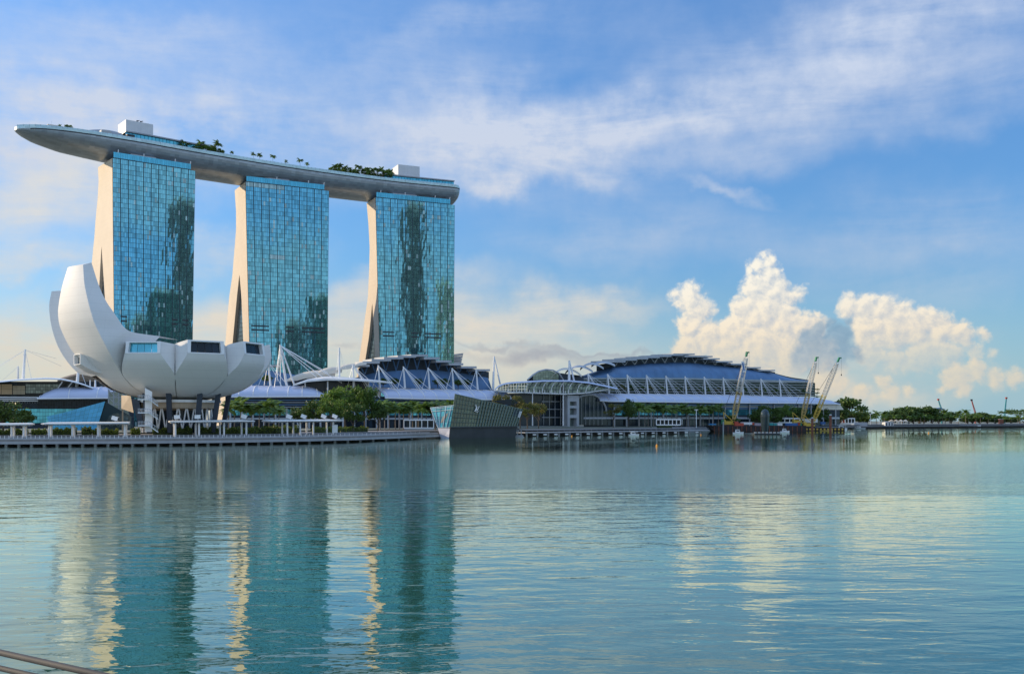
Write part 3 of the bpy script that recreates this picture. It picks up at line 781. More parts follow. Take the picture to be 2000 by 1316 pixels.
# recessed core, white ring, crossed struts, dark columns
mb = MB(); mb.lathe((MC.x, MC.y, 0), [(9.5, GZ), (9.5, 15.2)], 24); mb.build('core', M_DKGLASS, museum)
mb = MB(); mb.lathe((MC.x, MC.y, 0), [(13.6, 14.4), (14.6, 14.4), (14.6, 15.3), (13.6, 15.3), (13.6, 14.4)], 40); mb.build('ring_beam', M_WHITE, museum)
mb = MB(); mb.lathe((MC.x, MC.y, 0), [(9.6, 11.6), (13.5, 12.4), (13.5, 14.6), (9.6, 14.6)], 32); mb.build('ring_soffit', M_TAN, museum)
for k in range(14):
    for sg in (-1, 1):
        a0 = 180 + k * 13 + 4; mb = MB()
        mb.tube([mu(a0 + sg * 7, 12.2, 0, GZ), mu(a0, 12.2, 0, 13.6)], .27, 6); mb.build('strut', M_WHITE, museum)
for az in (278, 312, 338, 250, 20, 60, 110, 150):
    mb = MB(); p, q = mu(az, 15, 0, GZ), mu(az, 17.5, 0, 18.2)
    mb.hexa([p + Vector((dx, dy, 0)) for dx, dy in ((-.72, -.6), (.72, -.6), (.72, .6), (-.72, .6))], [q + Vector((dx, dy, 0)) for dx, dy in ((-.8, -.6), (.8, -.6), (.8, .6), (-.8, .6))])
    mb.build('column', M_COL, museum)
mb = MB(); p = P(266, 834, 352); q = P(262, 781, 352)
mb.hexa([P(272, 834, 350), P(281, 834, 350), P(281, 834, 356), P(272, 834, 356)], [P(256, 779, 350), P(271, 779, 350), P(271, 779, 356), P(256, 779, 356)]); mb.build('column', M_COL, museum)

# white stair tower hanging on the front
st = empty('stair_tower', P(290, 841, 336) * 1.0, 'white open stair tower with three zigzag flights beneath the lotus museum', 'stair tower')
mb = MB(); D = 337
mb.hexa([P(283, 843, D), P(297, 843, D), P(297, 843, D + 4), P(283, 843, D + 4)], [P(283, 757, D), P(297, 765, D), P(297, 765, D + 4), P(283, 757, D + 4)]); mb.build('core_wall', M_WHITE, st)
for i, yb in enumerate((779, 805, 830)):
    Df = D - 2.2
    mb = MB(); mb.hexa([P(269, yb + 2, Df), P(291, yb + 2, Df), P(291, yb + 2, D - .05), P(269, yb + 2, D - .05)], [P(269, yb, Df), P(291, yb, Df), P(291, yb, D - .05), P(269, yb, D - .05)]); mb.build('landing', M_WHITE, st)
    mb = MB(); mb.hexa([P(291, yb + 2, Df), P(309, yb + 15, Df), P(309, yb + 15, D - .05), P(291, yb + 2, D - .05)], [P(291, yb, Df), P(309, yb + 12.5, Df), P(309, yb + 12.5, D - .05), P(291, yb, D - .05)]); mb.build('flight', M_WHITE, st)
    mb = MB()
    for px in range(270, 291, 3): mb.bar(P(px, yb, Df), P(px, yb - 7, Df), .12)
    mb.bar(P(269, yb - 7, Df), P(291, yb - 7, Df), .16)
    for k in range(6):
        px = 291 + 3.4 * k; yy = yb + 2 + k * 2.3; mb.bar(P(px, yy, Df), P(px, yy - 7, Df), .12)
    mb.bar(P(291, yb - 7, Df), P(309, yb + 6, Df), .16); mb.build('stair_rail', M_LGREY, st)
# ------------------------------------------------------------------ office towers on the other bank (outside the frame, mirrored in the glass)
bank = MB(); bank.prism([(216, -300, -1), (1200, -300, -1), (1200, 430, -1), (232, 425, -1), (216, 415, -1)], (0, 0, 4.2))
tag(bank.build('city_bank', M_PAVE, loc=(0, 0, 0)), kind='structure')
def office(label, c, w, d, h, m, ang=32, band=3.9):
    r = empty('office_tower', (c[0], c[1], 3.2), label, 'office building', 'office towers on the far bank')
    ca, sa = math.cos(R(ang)), math.sin(R(ang)); ax, ay = Vector((ca, sa, 0)), Vector((-sa, ca, 0))
    b = MB(); b.box((c[0], c[1], 3.2 + h / 2), ax * w / 2, ay * d / 2, Vector((0, 0, h / 2))); b.build('wall', m, r)
    g = MB(); z = 8
    while z < h - 4:
        g.box((c[0], c[1], 3.2 + z), ax * (w / 2 + .1), ay * (d / 2 + .1), Vector((0, 0, band * .27))); z += band
    g.build('window_band', M_DKGLASS, r)
    b = MB(); b.box((c[0], c[1], 3.2 + h + 3), ax * w * .3, ay * d * .3, Vector((0, 0, 3))); b.build('roof_plant', M_LGREY, r)
office('tall brown-grey office tower with ribbon windows, seen only as a mirror image', (424, 350), 28, 26, 342, mat('office_brown', (.20, .18, .16), .6))
office('middle-height green-grey office tower, seen only as a mirror image', (279, 404), 27, 24, 205, mat('office_green', (.13, .19, .17), .5))
office('low grey office block with ribbon windows, seen only as a mirror image', (237, 398), 24, 22, 168, mat('office_pale', (.24, .26, .25), .5), 20)
office('cream office tower with ribbon windows, seen only as a mirror image', (634, 226), 28, 26, 292, mat('office_cream', (.62, .56, .42), .6), 25)

# ------------------------------------------------------------------ the long waterfront buildings: one curved front line
MLINE = [(-300, 530), (-100, 538), (0, 545), (200, 560), (460, 562), (640, 567), (800, 591), (960, 630), (1080, 668), (1190, 706), (1300, 770), (1400, 842), (1500, 905), (1640, 985), (1760, 1050)]
_ml = [G(p / 1.0, interp(MLINE, p), 0) for p in range(-300, 1761, 10)]
_ml2 = [sum((_ml[max(0, min(len(_ml) - 1, i + k))] for k in range(-6, 7)), Vector()) / 13 for i in range(len(_ml))]
def mline(px, off):
    """point of the front line pushed back by off metres at right angles, met at photo column px"""
    lo, hi = 0.0, len(_ml2) - 1.001
    def at(t):
        i = int(t); f = t - i; p = _ml2[i].lerp(_ml2[i + 1], f)
        j0, j1 = max(i - 3, 0), min(i + 4, len(_ml2) - 1); t_ = (_ml2[j1] - _ml2[j0]).normalized()
        return p + Vector((-t_.y, t_.x, 0)) * off, Vector((-t_.y, t_.x, 0)), t_
    for _ in range(36):
        m = (lo + hi) / 2; p = at(m)[0]
        if 1000 + 2000 * p.x / p.y < px: lo = m
        else: hi = m
    return at(lo)
def M(px, py, off=0.0):
    p = mline(px, off)[0].copy(); p.z = EYE + (822 - py) * p.y / 2000; return p
def MG(px, off=0.0, z=GZ):
    p = mline(px, off)[0].copy(); p.z = z; return p
def rng(a, b, st):
    n = max(1, round((b - a) / st)); return [a + (b - a) * i / n for i in range(n + 1)]

def strip(name, m, root, x0, x1, top, bot, off, step=12, offt=None, mb=None):
    """wall between two outlines given as y tables over x"""
    own = mb is None; mb = mb or MB(); xs = rng(x0, x1, step)
    T = top if callable(top) else (lambda x: top); B = bot if callable(bot) else (lambda x: bot)
    for a, b in zip(xs, xs[1:]):
        o2 = off if offt is None else offt
        mb.poly([M(a, B(a), off), M(b, B(b), off), M(b, T(b), o2), M(a, T(a), o2)])
    if own: return mb.build(name, m, root)
def glazed(name, m, root, x0, x1, top, bot, off, nx, ny, gap=.08):
    mb = MB()
    for i in range(nx):
        a, b = x0 + (x1 - x0) * (i + gap / 2) / nx, x0 + (x1 - x0) * (i + 1 - gap / 2) / nx
        for j in range(ny):
            f0, f1 = (j + gap / 2) / ny, (j + 1 - gap / 2) / ny
            y0a, y1a = bot(a) + (top(a) - bot(a)) * f0, bot(a) + (top(a) - bot(a)) * f1
            y0b, y1b = bot(b) + (top(b) - bot(b)) * f0, bot(b) + (top(b) - bot(b)) * f1
            mb.poly([M(a, y0a, off), M(b, y0b, off), M(b, y1b, off), M(a, y1a, off)])
    return mb.build(name, m, root)
def canopy(root, x0, x1, yt, yb, depth, ribs, m=M_CANOPY, off=0.0, ends=(0, 0)):
    """quarter-round membrane roof along the front with light ribs"""
    xs = rng(x0, x1, 6); N = 8
    def prof(x, lift=0.0, e=1.0):
        p, b, t = mline(x, off); zb = EYE + (822 - yb(x)) * p.y / 2000; zt = EYE + (822 - yt(x)) * (p.y + depth) / 2000
        return [Vector((*(p + b * (depth * (1 - math.cos(math.pi / 2 * k / N)))).xy, zb + (zt - zb) * math.sin(math.pi / 2 * k / N) + lift)) for k in range(N + 1)]
    mb = MB(); rows = [prof(x) for x in xs]; mb.loft(rows, False); mb.loft([[p - Vector((0, 0, .45)) for p in r] for r in rows], False)
    c = mb.build('canopy', m, root, smooth=True)
    for x in ribs:
        r = MB(); r.tube([p + Vector((0, 0, .12)) for p in prof(x)], .26, 5); r.build('rib', M_WHITE, c)
    r = MB(); r.tube([rw[0] for rw in rows], .35, 5); r.build('edge_beam', M_WHITE, c)
    return c
def mast(root, px, yt, yb, off, cables, lean=0, r=.62, leg=None):
    mb = MB(); top = M(px + lean, yt, off); mb.tube([M(px, yb, off), top], [r, r * .7], 8)
    if leg: mb.tube([M(leg[0], leg[1], off), top], [r * .7, r * .5], 6)
    o = mb.build('mast', M_WHITE, root)
    for (cx, cy, co, rr) in cables:
        c = MB(); c.tube([top - Vector((0, 0, .4)), M(cx, cy, co)], rr, 4); c.build('cable', M_WHITE, o)
    return o
def plate(root, x0, x1, y, off, dep=9, th=.9, m=M_LGREY, slope=0.0, name='eave'):
    mb = MB(); a, b = M(x0, y, off), M(x1, y - slope, off); n = mline((x0 + x1) / 2, off)[1]
    mb.hexa([a, b, b + n * dep, a + n * dep], [p + Vector((0, 0, th)) for p in (a, b, b + n * dep, a + n * dep)])
    return mb.build(name, m, root)
def tb(t): return lambda x: interp(t, x)
def c_(y): return lambda x: y

# ---- middle building: shopping arcade
arc = empty('shopping_arcade', MG(710, 20), 'waterfront arcade with white masts, ribbed canopies and stepped dark roof below the farther towers', 'mall')
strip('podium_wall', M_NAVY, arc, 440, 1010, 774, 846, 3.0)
# louvre bands under the canopy and the ground-floor glass
for k, y in enumerate((781, 785.5, 790, 794.5)):
    mb = MB(); xs = rng(442, 1000, 20)
    for a, b in zip(xs, xs[1:]): mb.hexa([M(a, y + 1.0, 2.0), M(b, y + 1.0, 2.0), M(b, y + 1.0, 2.8), M(a, y + 1.0, 2.8)], [M(a, y - .6, 2.0), M(b, y - .6, 2.0), M(b, y - .6, 2.8), M(a, y - .6, 2.8)])
    mb.build('louvre_band', M_STEEL if k % 2 else M_BLUEROOF, arc)
glazed('shop_glazing', M_TEAL, arc, 440, 1000, c_(799), c_(811), 2.7, 90, 2)
strip('fascia_band', M_LGREY, arc, 440, 1000, 816, 819, 1.2)
glazed('shop_glazing', M_DKGLASS, arc, 440, 1000, c_(820), c_(836), 2.6, 80, 1)
for x in range(450, 1000, 22):
    mb = MB(); mb.bar(MG(x, 1.6), M(x, 797, 1.6), .9); mb.build('column', M_LGREY, arc)
canopy(arc, 452, 641, tb([(452, 757), (480, 753), (590, 754), (615, 757), (641, 771)]), tb([(452, 775), (641, 774.5)]), 15, [466, 494, 522, 562, 590, 620])
canopy(arc, 752, 1000, tb([(752, 762), (762, 759), (1000, 763)]), tb([(752, 777), (800, 778.5), (1000, 781)]), 15, [757 + 24.2 * i for i in range(11)])
# dark back wall, concave, and the recess with trusses under the stepped eaves
wtop = tb([(700, 736), (730, 728), (770, 724), (816, 721.5), (860, 724), (910, 730), (955, 738)])
EAVES = [(698, 722, 715), (708, 742, 708.6), (726, 764, 704), (750, 788, 700), (777, 813, 697), (803, 836, 695), (828, 859, 700.5), (852, 882, 706.4), (877, 905, 712), (901, 931, 718), (928, 957, 723.4)]
strip('roof_slope', M_BLUEROOF, arc, 668, 953, wtop, 764, 26, offt=32)
strip('roof_slope', M_BLUEROOF, arc, 953, 962, tb([(953, 737), (957, 748), (962, 764)]), 764, 26, 2)
etop = tb([((a + b) / 2, y + .3) for a, b, y in EAVES])
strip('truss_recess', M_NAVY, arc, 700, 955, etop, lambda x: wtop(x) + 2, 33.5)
for (a, b, y) in EAVES: plate(arc, a, b, y + 1.2, 25, 12, 1.3, M_LGREY)
for i in range(12):
    x = 712 + i * 20.5
    for dx in (-6.5, 6.5):
        mb = MB(); mb.bar(M(x, wtop(x) - .5, 31.2), M(x + dx, etop(x + dx) + 1, 29), .55); mb.build('truss_strut', M_BLUEROOF, arc)
# stepped cream shells rising on the left of it
for (a, b, yl, yr, h) in ((560, 655, 745, 737, 17), (612, 668, 735, 728, 14), (655, 700, 724, 718, 10), (690, 716, 716, 712, 7)):
    mb = MB(); rows = []
    for i in range(13):
        f = i / 12; x = a + (b - a) * f; yb_ = yl + (yr - yl) * f
        hh = h * (math.sin(math.pi * (f * .78 + .05)) ** .7)
        rows.append([M(x, yb_, 22 + 0), M(x, yb_ - hh * .62, 22.5), M(x, yb_ - hh * .9, 25), M(x, yb_ - hh, 30), M(x, yb_ - hh, 40)])
    mb.loft(rows, False); mb.build('shell_roof', M_CREAM, arc, smooth=True)
strip('entry_glass', M_DKGLASS, arc, 570, 720, tb([(570, 746), (600, 738), (720, 740)]), 774, 15)
# leaf canopy over the entry hall
def leaf_roof(root, x0, x1, ys, yup, thick, off, dep, m=M_WHITE):
    mb = MB(); rows = []
    for i in range(21):
        f = i / 20; x = x0 + (x1 - x0) * f; w = max(.06, math.sin(math.pi * min(1, f * .94 + .03)))
        y = ys(x)
        a, n, t = mline(x, off)
        p0 = M(x, y, off); z0 = p0.z
        rows.append([p0 + n * (dep * w * k / 6) + Vector((0, 0, yup * math.sin(math.pi / 2 * k / 6) * w)) for k in range(7)])
    mb.loft(rows, False); mb.loft([[p - Vector((0, 0, thick)) for p in r] for r in rows], False)
    mb.loft([[r[0], r[0] - Vector((0, 0, thick))] for r in rows], False)
    return mb.build('leaf_canopy', m, root, smooth=False)
leaf_roof(arc, 572, 766, tb([(572, 751), (600, 743), (640, 740), (690, 741), (740, 744), (766, 746)]), 2.2, .8, 4, 20)
mb = MB(); rows = []
for i in range(11):
    f = i / 10; rows.append([M(572 + 90 * f, 752 - 14 * math.sin(math.pi / 2 * f) + k * .0, 4 + 1.3 * k) for k in (0, 1)])
mb.loft(rows, False); mb.build('entry_arch', M_CREAM, arc)
for x in (596, 640, 690, 720):
    mb = MB(); mb.tube([MG(x, 6), M(x, 744, 8)], .4, 6); mb.build('column', M_WHITE, arc)
# masts and their stays
for i, (px, yt, yb) in enumerate([(690, 712, 757), (740, 713, 758), (789, 715.5, 758), (837, 717.5, 759), (884, 718.5, 760), (931, 722, 761)]):
    cb = [(px + 44, 775, 1, .16), (px + 52, 777, 1, .16), (px + 36, 768, 6, .14), (px + 62, 770, 5, .14), (px + 28, 762, 12, .13), (px - 14, 764, 14, .16), (px - 8, 744, 18, .13)]
    mast(arc, px + 2, yt, yb, 14, cb if px < 930 else cb[4:] + [(px + 30, 763, 12, .16)], lean=-3)
mast(arc, 662.5, 679, 738, 16, [(655, 738, 14, .06), (672, 720, 14, .06), (682, 738, 14, .06)], r=.7)
mast(arc, 560, 673, 754, 14, [(548, 754, 12, .22), (541, 745, 16, .2), (638, 742, 8, .22), (640, 728, 20, .22), (622, 740, 8, .2), (668, 748, 8, .18), (534, 770, 6, .15)], lean=-13, r=.72, leg=(575, 752))
mast(arc, 528.5, 705, 754, 14, [(490, 754, 12, .18), (500, 765, 6, .18), (486, 748, 16, .18), (556, 764, 5, .16), (575, 768, 4, .16), (516, 752, 12, .14)], lean=-5, r=.62)
mast(arc, 963, 696, 762, 16, [], lean=2, r=.75, leg=(977, 750))
strip('terrace_edge', M_TAN, arc, 468, 965, tb([(468, 752.5), (640, 754), (760, 757.5), (965, 761.5)]), tb([(468, 754.5), (640, 755.5), (760, 759), (965, 763)]), 15.4)
strip('rear_wall', M_BLUEROOF, arc, 400, 660, tb([(400, 726), (470, 716), (520, 722), (600, 736), (660, 742)]), 756, 26, offt=29)
plate(arc, 455, 486, 719, 26, 8, 1.0, M_LGREY); plate(arc, 500, 544, 716, 28, 8, 1.0, M_LGREY)

# ---- right building: convention hall
cv = empty('convention_hall', MG(1380, 30), 'very long convention hall with an arched blue roof and a row of white masts', 'convention hall')
rtop = tb([(1130, 736), (1157, 727), (1200, 716), (1262, 710), (1325, 707.5), (1350, 708.5), (1396, 713), (1450, 718), (1510, 729), (1541, 738), (1560, 741.5), (1579, 743)])
rbot = tb([(1130, 738), (1160, 737.5), (1350, 738), (1579, 744)])
mb = MB(); xs = rng(1120, 1579, 6); rows = []
for x in xs:
    y0, y1 = rbot(x) + .6, rtop(x); rows.append([M(x, y0 + (y1 - y0) * math.sin(math.pi / 2 * k / 6), 30 + 16 * (1 - math.cos(math.pi / 2 * k / 6))) for k in range(7)])
mb.loft(rows, False); mb.build('arched_roof', M_BLUEROOF, cv, smooth=True)
mb = MB()
for a, b in zip(xs, xs[1:]):
    mb.hexa([M(a, rbot(a) + 3.4, 29), M(b, rbot(b) + 3.4, 29), M(b, rbot(b) + 3.4, 31), M(a, rbot(a) + 3.4, 31)], [M(a, rbot(a), 29), M(b, rbot(b), 29), M(b, rbot(b), 31), M(a, rbot(a), 31)])
mb.build('gutter', M_STEEL, cv)
E2 = [(1180, 1222, 706.5), (1202, 1244, 703), (1225, 1266, 700.5), (1247, 1289, 698), (1272, 1311, 695.8), (1295, 1335, 693.5), (1315, 1357, 692), (1337, 1380, 696), (1362, 1392, 696.5), (1374, 1406, 701), (1399, 1431, 706.5), (1428, 1459, 711.5), (1456, 1486, 718.2), (1482, 1514, 723.5)]
et2 = tb([((a + b) / 2, y) for a, b, y in E2])
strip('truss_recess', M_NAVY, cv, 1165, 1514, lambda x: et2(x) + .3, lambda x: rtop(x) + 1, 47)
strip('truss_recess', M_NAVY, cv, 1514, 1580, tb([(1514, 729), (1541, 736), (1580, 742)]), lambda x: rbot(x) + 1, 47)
for a, b, y in E2: plate(cv, a, b, y + 1, 38, 12, 1.2, M_LGREY)
for i in range(16):
    x = 1200 + i * 19.6
    for dx in (-7, 7):
        if et2(x + dx) + 2 < rtop(x) - 2:
            mb = MB(); mb.bar(M(x, rtop(x) - .3, 45.2), M(x + dx, et2(x + dx) + 1, 44), .6); mb.build('truss_strut', M_STEEL, cv)
# shells stepping up on the left end
SH = [(1075, 1136, 736, 718, 24), (1104, 1158, 727, 713, 27), (1133, 1179, 719.5, 708, 30), (1155, 1201, 713, 705, 33)]
for a, b, yb_, yt_, o in SH:
    mb = MB(); rows = []
    for i in range(15):
        f = i / 14; x = a + (b - a) * f
        pr = math.sin(math.pi / 2 * min(1, f * 2.1)) ** .8 if f < .48 else 1 - .8 * ((f - .48) / .52) ** 2.0
        y = yb_ - 6 * f * 0 + (yt_ - yb_) * pr
        rows.append([M(x, y + 4.2, o - 3), M(x, y + 1.2, o - 1), M(x, y, o + 3), M(x, y + .3, o + 12)])
    mb.loft(rows, False); mb.build('shell_roof', M_LGREY if a > 1080 else M_CREAM, cv, smooth=True)
glazed('end_glass', mat('sun_toned_green_glass', (.30, .36, .24), .3, var=.15, island=.25), cv, 1041, 1091, tb([(1041, 731), (1052, 724.5), (1066, 722.5), (1080, 725), (1091, 731)]), c_(742), 22, 10, 4, .06)  # pale green holds the sunlight on this end wall as colour
mb = MB(); mb.tube([M(1030, 742, 20), M(1041, 732, 20), (M(1052, 725, 20)), M(1066, 721.5, 20), M(1080, 723, 20), M(1092, 729, 20), M(1100, 742, 20)], .55, 6); mb.build('end_arch', M_LGREY, cv)
strip('end_wall', M_NAVY, cv, 1030, 1140, tb([(1030, 742), (1050, 728), (1066, 723), (1090, 728), (1140, 734)]), 770, 24)
# planted terraces behind the masts: dark wall, light rails
strip('terrace_wall', mat('terrace_dark_green', (.035, .055, .035), .8, var=.5, vs=.25), cv, 1100, 1592, lambda x: rbot(x) + 3.2, 774, 27)  # mottled dark green wall colour
for k in range(6):
    mb = MB(); xs2 = rng(1136, 1590, 16)
    for a, b in zip(xs2, xs2[1:]): mb.bar(M(a, 743.5 + k * 5 + (a - 1136) * .007, 25 - k * 1.6), M(b, 743.5 + k * 5 + (b - 1136) * .007, 25 - k * 1.6), .34)
    mb.build('terrace_rail', M_LGREY, cv)
for i in range(11):
    px = 1149.5 + i * 38.4 - i * i * .10; yt = 729 + (px - 1146) * .030; yb = 766 + (px - 1146) * .020
    cb = [(px + 24, yb + 6, 8, .15), (px + 30, yb + 8, 7, .15), (px + 37, yb + 1, 10, .13), (px + 17, yb + 1, 11, .14), (px + 42, yb - 8, 12, .12), (px - 5, yb - 4, 20, .16)]
    mast(cv, px + 1.8, yt, yb + 2, 15, cb, lean=-2.8, r=.72)
mast(cv, 1583, 742, 775, 15, [], r=.5)
cyt = tb([(1150, 769), (1300, 769.7), (1400, 770.6), (1585, 775), (1612, 776), (1630, 780), (1642, 787)]); cyb = tb([(1150, 781), (1195, 784), (1300, 785), (1397, 786.5), (1550, 787.5), (1642, 789)])
canopy(cv, 1172, 1642, cyt, cyb, 16, [1190 + 18.4 * i for i in range(25)])
strip('podium_wall', M_NAVY, cv, 1140, 1640, 784, 838, 4)
for k, y in enumerate((790.5, 794, 797.5)):
    mb = MB(); xs2 = rng(1200, 1632, 24)
    for a, b in zip(xs2, xs2[1:]): mb.bar(M(a, y, 3.4), M(b, y, 3.4), .7, 1.0)
    mb.build('louvre_band', M_BLUEROOF if k != 1 else M_STEEL, cv)
glazed('hall_glazing', M_TEAL, cv, 1195, 1600, c_(800), c_(810.5), 3.6, 90, 2)
strip('fascia_band', M_LGREY, cv, 1140, 1640, 814.5, 818, 2)
glazed('hall_glazing', M_DKGLASS, cv, 1150, 1640, c_(819), c_(831), 3.5, 80, 1)
mb = MB(); mb.poly([M(1596, 788.5, 2), M(1640, 788.5, 2), M(1648, 800, 2), M(1600, 800, 2)]); mb.build('sun_toned_end', M_CREAM, cv)  # cream quad, sunlight on the hall end put into colour
for x in range(1200, 1640, 24):
    mb = MB(); mb.bar(MG(x, 2.4), M(x, 790, 2.4), 1.0); mb.build('column', M_LGREY, cv)
# barrel-vault entrance with its white rim, the concrete pylon and the dark hall
vault = [(1130, 776), (1138, 772.5), (1150, 770.5), (1160, 771), (1170, 776), (1178, 785), (1183, 796), (1185, 808), (1185, 830)]
mb = MB(); mb.poly([M(x, y, 2) for x, y in vault] + [M(1130, 830, 2)]); mb.build('vault_glass', M_DKGLASS, cv)
mb = MB(); mb.tube([M(x, y, 1.4) for x, y in vault[:-1]], .75, 6); mb.build('vault_rim', M_LGREY, cv)
for x in range(1136, 1184, 8):
    mb = MB(); mb.bar(M(x, 830, 1.5), M(x, interp(vault, x), 1.5), .22); mb.build('mullion', M_STEEL, cv)
strip('hall_glass', M_DKGLASS, cv, 980, 1110, 768, 832, 6)
for y in (784, 799, 815):
    mb = MB(); mb.bar(M(1058, y, 5.4), M(1108, y, 5.4), .5); mb.build('transom', M_STEEL, cv)
for x in range(1062, 1108, 11):
    mb = MB(); mb.bar(M(x, 770, 5.4), M(x, 830, 5.4), .3); mb.build('mullion', M_STEEL, cv)
mb = MB()
for (a, b, t, u) in ((1108.5, 1113, 772, 832), (1126.5, 1131, 772, 832), (1113, 1126.5, 772, 784), (1113, 1126.5, 792, 797), (1113, 1126.5, 810, 816)):
    p = [M(a, u, -1), M(b, u, -1), M(b, t, -1), M(a, t, -1)]; n = mline(1120, 0)[1] * 5
    mb.hexa(p, [q + n for q in p])
mb.build('pylon', M_LGREY, cv)
mb = MB(); mb.poly([M(1112, 832, 2), M(1128, 832, 2), M(1128, 774, 2), M(1112, 774, 2)]); mb.build('pylon_back', M_GREYGL, cv)
# leaf canopy with arched glass ribs beneath
ly = tb([(966, 760), (975, 752), (985, 748), (1000, 746), (1060, 742.5), (1112, 742.5), (1150, 746), (1180, 752), (1206, 757.5)])
lb = tb([(966, 763), (1000, 766), (1060, 768), (1105, 769.5), (1140, 768), (1175, 762), (1206, 758.5)])
mb = MB(); rows = []
for x in rng(966, 1206, 8):
    rows.append([M(x, ly(x) + 2.6, -6), M(x, ly(x) + 1.2, -5.7), M(x, ly(x), -2), M(x, ly(x) - .4, 4), M(x, ly(x) + .5, 12)])
mb.loft(rows, False); mb.build('leaf_canopy', M_CANOPY, cv, smooth=True)
glazed('leaf_glass', M_GREYGL, cv, 972, 1180, lambda x: ly(x) + 2.5, lb, -2.5, 40, 3, .12)
for i in range(12):
    x = 974 + i * 17
    mb = MB(); y0, y1 = lb(x), ly(x + 14) + 1.5
    mb.tube([M(x + 14 * (1 - math.cos(math.pi / 2 * k / 5)), y0 + (y1 - y0) * math.sin(math.pi / 2 * k / 5), -4.5) for k in range(6)], .36, 5); mb.build('arch_rib', M_WHITE, cv)
mb = MB(); mb.tube([M(x, lb(x), -3.5) for x in rng(968, 1204, 10)], .45, 5); mb.build('leaf_beam', M_WHITE, cv)
mb = MB()
for x in rng(984, 1104, 10): mb.bar(M(x, lb(x), -3), M(x, lb(x) - 6, -3), .5)
mb.build('leaf_beam', M_WHITE, cv)
mast(cv, 1111.5, 704, 743, 12, [], lean=.5, r=.9, leg=(1121, 743))
mast(cv, 1100, 742, 831, -3, [], r=.5); mast(cv, 1040, 768, 831, -3, [], r=.45)

# grandstand-like louvred block behind the farthest tower
gs = empty('louvred_block', P(895, 712, 960), 'small grey louvred roof block beside the foot of the farthest tower', 'building')
for k in range(4):
    mb = MB(); y = 692 + k * 5; mb.hexa([P(884, y + 3, 960), P(904 - k, y + 2, 960), P(904 - k, y + 2, 990), P(884, y + 3, 990)], [P(884, y, 960), P(905 - k, y - 2.5, 960), P(905 - k, y - 2.5, 990), P(884, y, 990)]); mb.build('louvre_band', M_LGREY, gs)
mb = MB(); mb.hexa([P(885, 760, 962), P(900, 760, 962), P(900, 760, 985), P(885, 760, 985)], [P(885, 695, 962), P(900, 695, 962), P(900, 695, 985), P(885, 695, 985)]); mb.build('wall', M_STEEL, gs)

# ---- left building: theatre end of the mall
th = empty('theatre_building', MG(80, 20), 'glass theatre building with a thin curved white roof at the left edge, behind the promenade', 'theatre')
strip('upper_wall', M_DKGLASS, th, -160, 215, 745, 790, 18)
strip('lower_wall', M_NAVY, th, -160, 262, 776, 846, 6)
for a, b, y0, y1 in ((-40, 24, 750, 770), (25, 49, 753, 770)):
    glazed('sun_toned_panel', mat('sun_toned_panels_' + ('a' if a < 0 else 'b'), (.60, .44, .26) if a < 0 else (.52, .44, .30), .5, var=.1, island=.06), th, a, b, c_(y0), c_(y1), 16, 3, 2, .03)  # warm sunlit tone put into the panel colours
glazed('upper_glass', M_GREYGL, th, 50, 118, c_(750), c_(768), 16, 14, 3, .1)
mb = MB(); rows = []
for x in rng(-120, 182, 8):
    y = flat([(-120, 744), (0, 744), (40, 740), (90, 737.5), (120, 739), (145, 744), (165, 750), (180, 756)], x)
    rows.append([M(x, y + 2.6, 4), M(x, y + 1.0, 4.3), M(x, y, 10), M(x, y - .5, 24), M(x, y + 3, 24)])
mb.loft(rows, False); mb.build('curved_roof', M_WHITE, th, smooth=True)
for (x, y0) in ((112, 760), (132, 758)):
    mb = MB(); mb.tube([M(x, y0, 10), M(x + 10, 745, 8)], .35, 5); mb.build('prop', M_WHITE, th)
mb = MB(); rows = []
for x in rng(112, 200, 6):
    f = (x - 112) / 88; y = 741 - 15 * math.sin(math.pi * min(1, f * .62 + .02)); rows.append([M(x, 758, 34), M(x, y + 3, 34), M(x, y, 40), M(x, y, 60)])
mb.loft(rows, False); mb.build('barrel_roof', M_BROWN, th, smooth=False)
canopy(th, 72, 236, tb([(72, 776), (84, 766), (100, 759), (115, 756), (236, 755)]), tb([(72, 778.5), (236, 777)]), 14, [76, 134, 189])
glazed('mid_glass', M_DKGLASS, th, -60, 236, c_(779), c_(797), 5.4, 60, 4, .12)
glazed('shop_glazing', M_TEAL, th, 10, 236, c_(798), c_(826), 5.3, 40, 4, .07)
for k in range(4):
    mb = MB(); mb.bar(M(-60, 775 + k * 3.4, 3 + k), M(74, 776 + k * 3.4, 3 + k), .5); mb.build('sun_blade', M_WHITE, th)
mast(th, 45, 682, 742, 22, [(0, 716, 26, .09), (-40, 738, 20, .09), (62, 742, 20, .11), (110, 700, 60, .07), (120, 715, 50, .07)], lean=4, r=.85)
mast(th, 35, 715, 742, 30, [(5, 742, 26, .08), (48, 742, 26, .08)], lean=0, r=.7)
mast(th, 150, 712, 756, 14, [(170, 757, 10, .14)], lean=4, r=.95)
mast(th, 186, 742, 756, 14, [], r=.6); mast(th, 176, 742, 756, 16, [], r=.4)
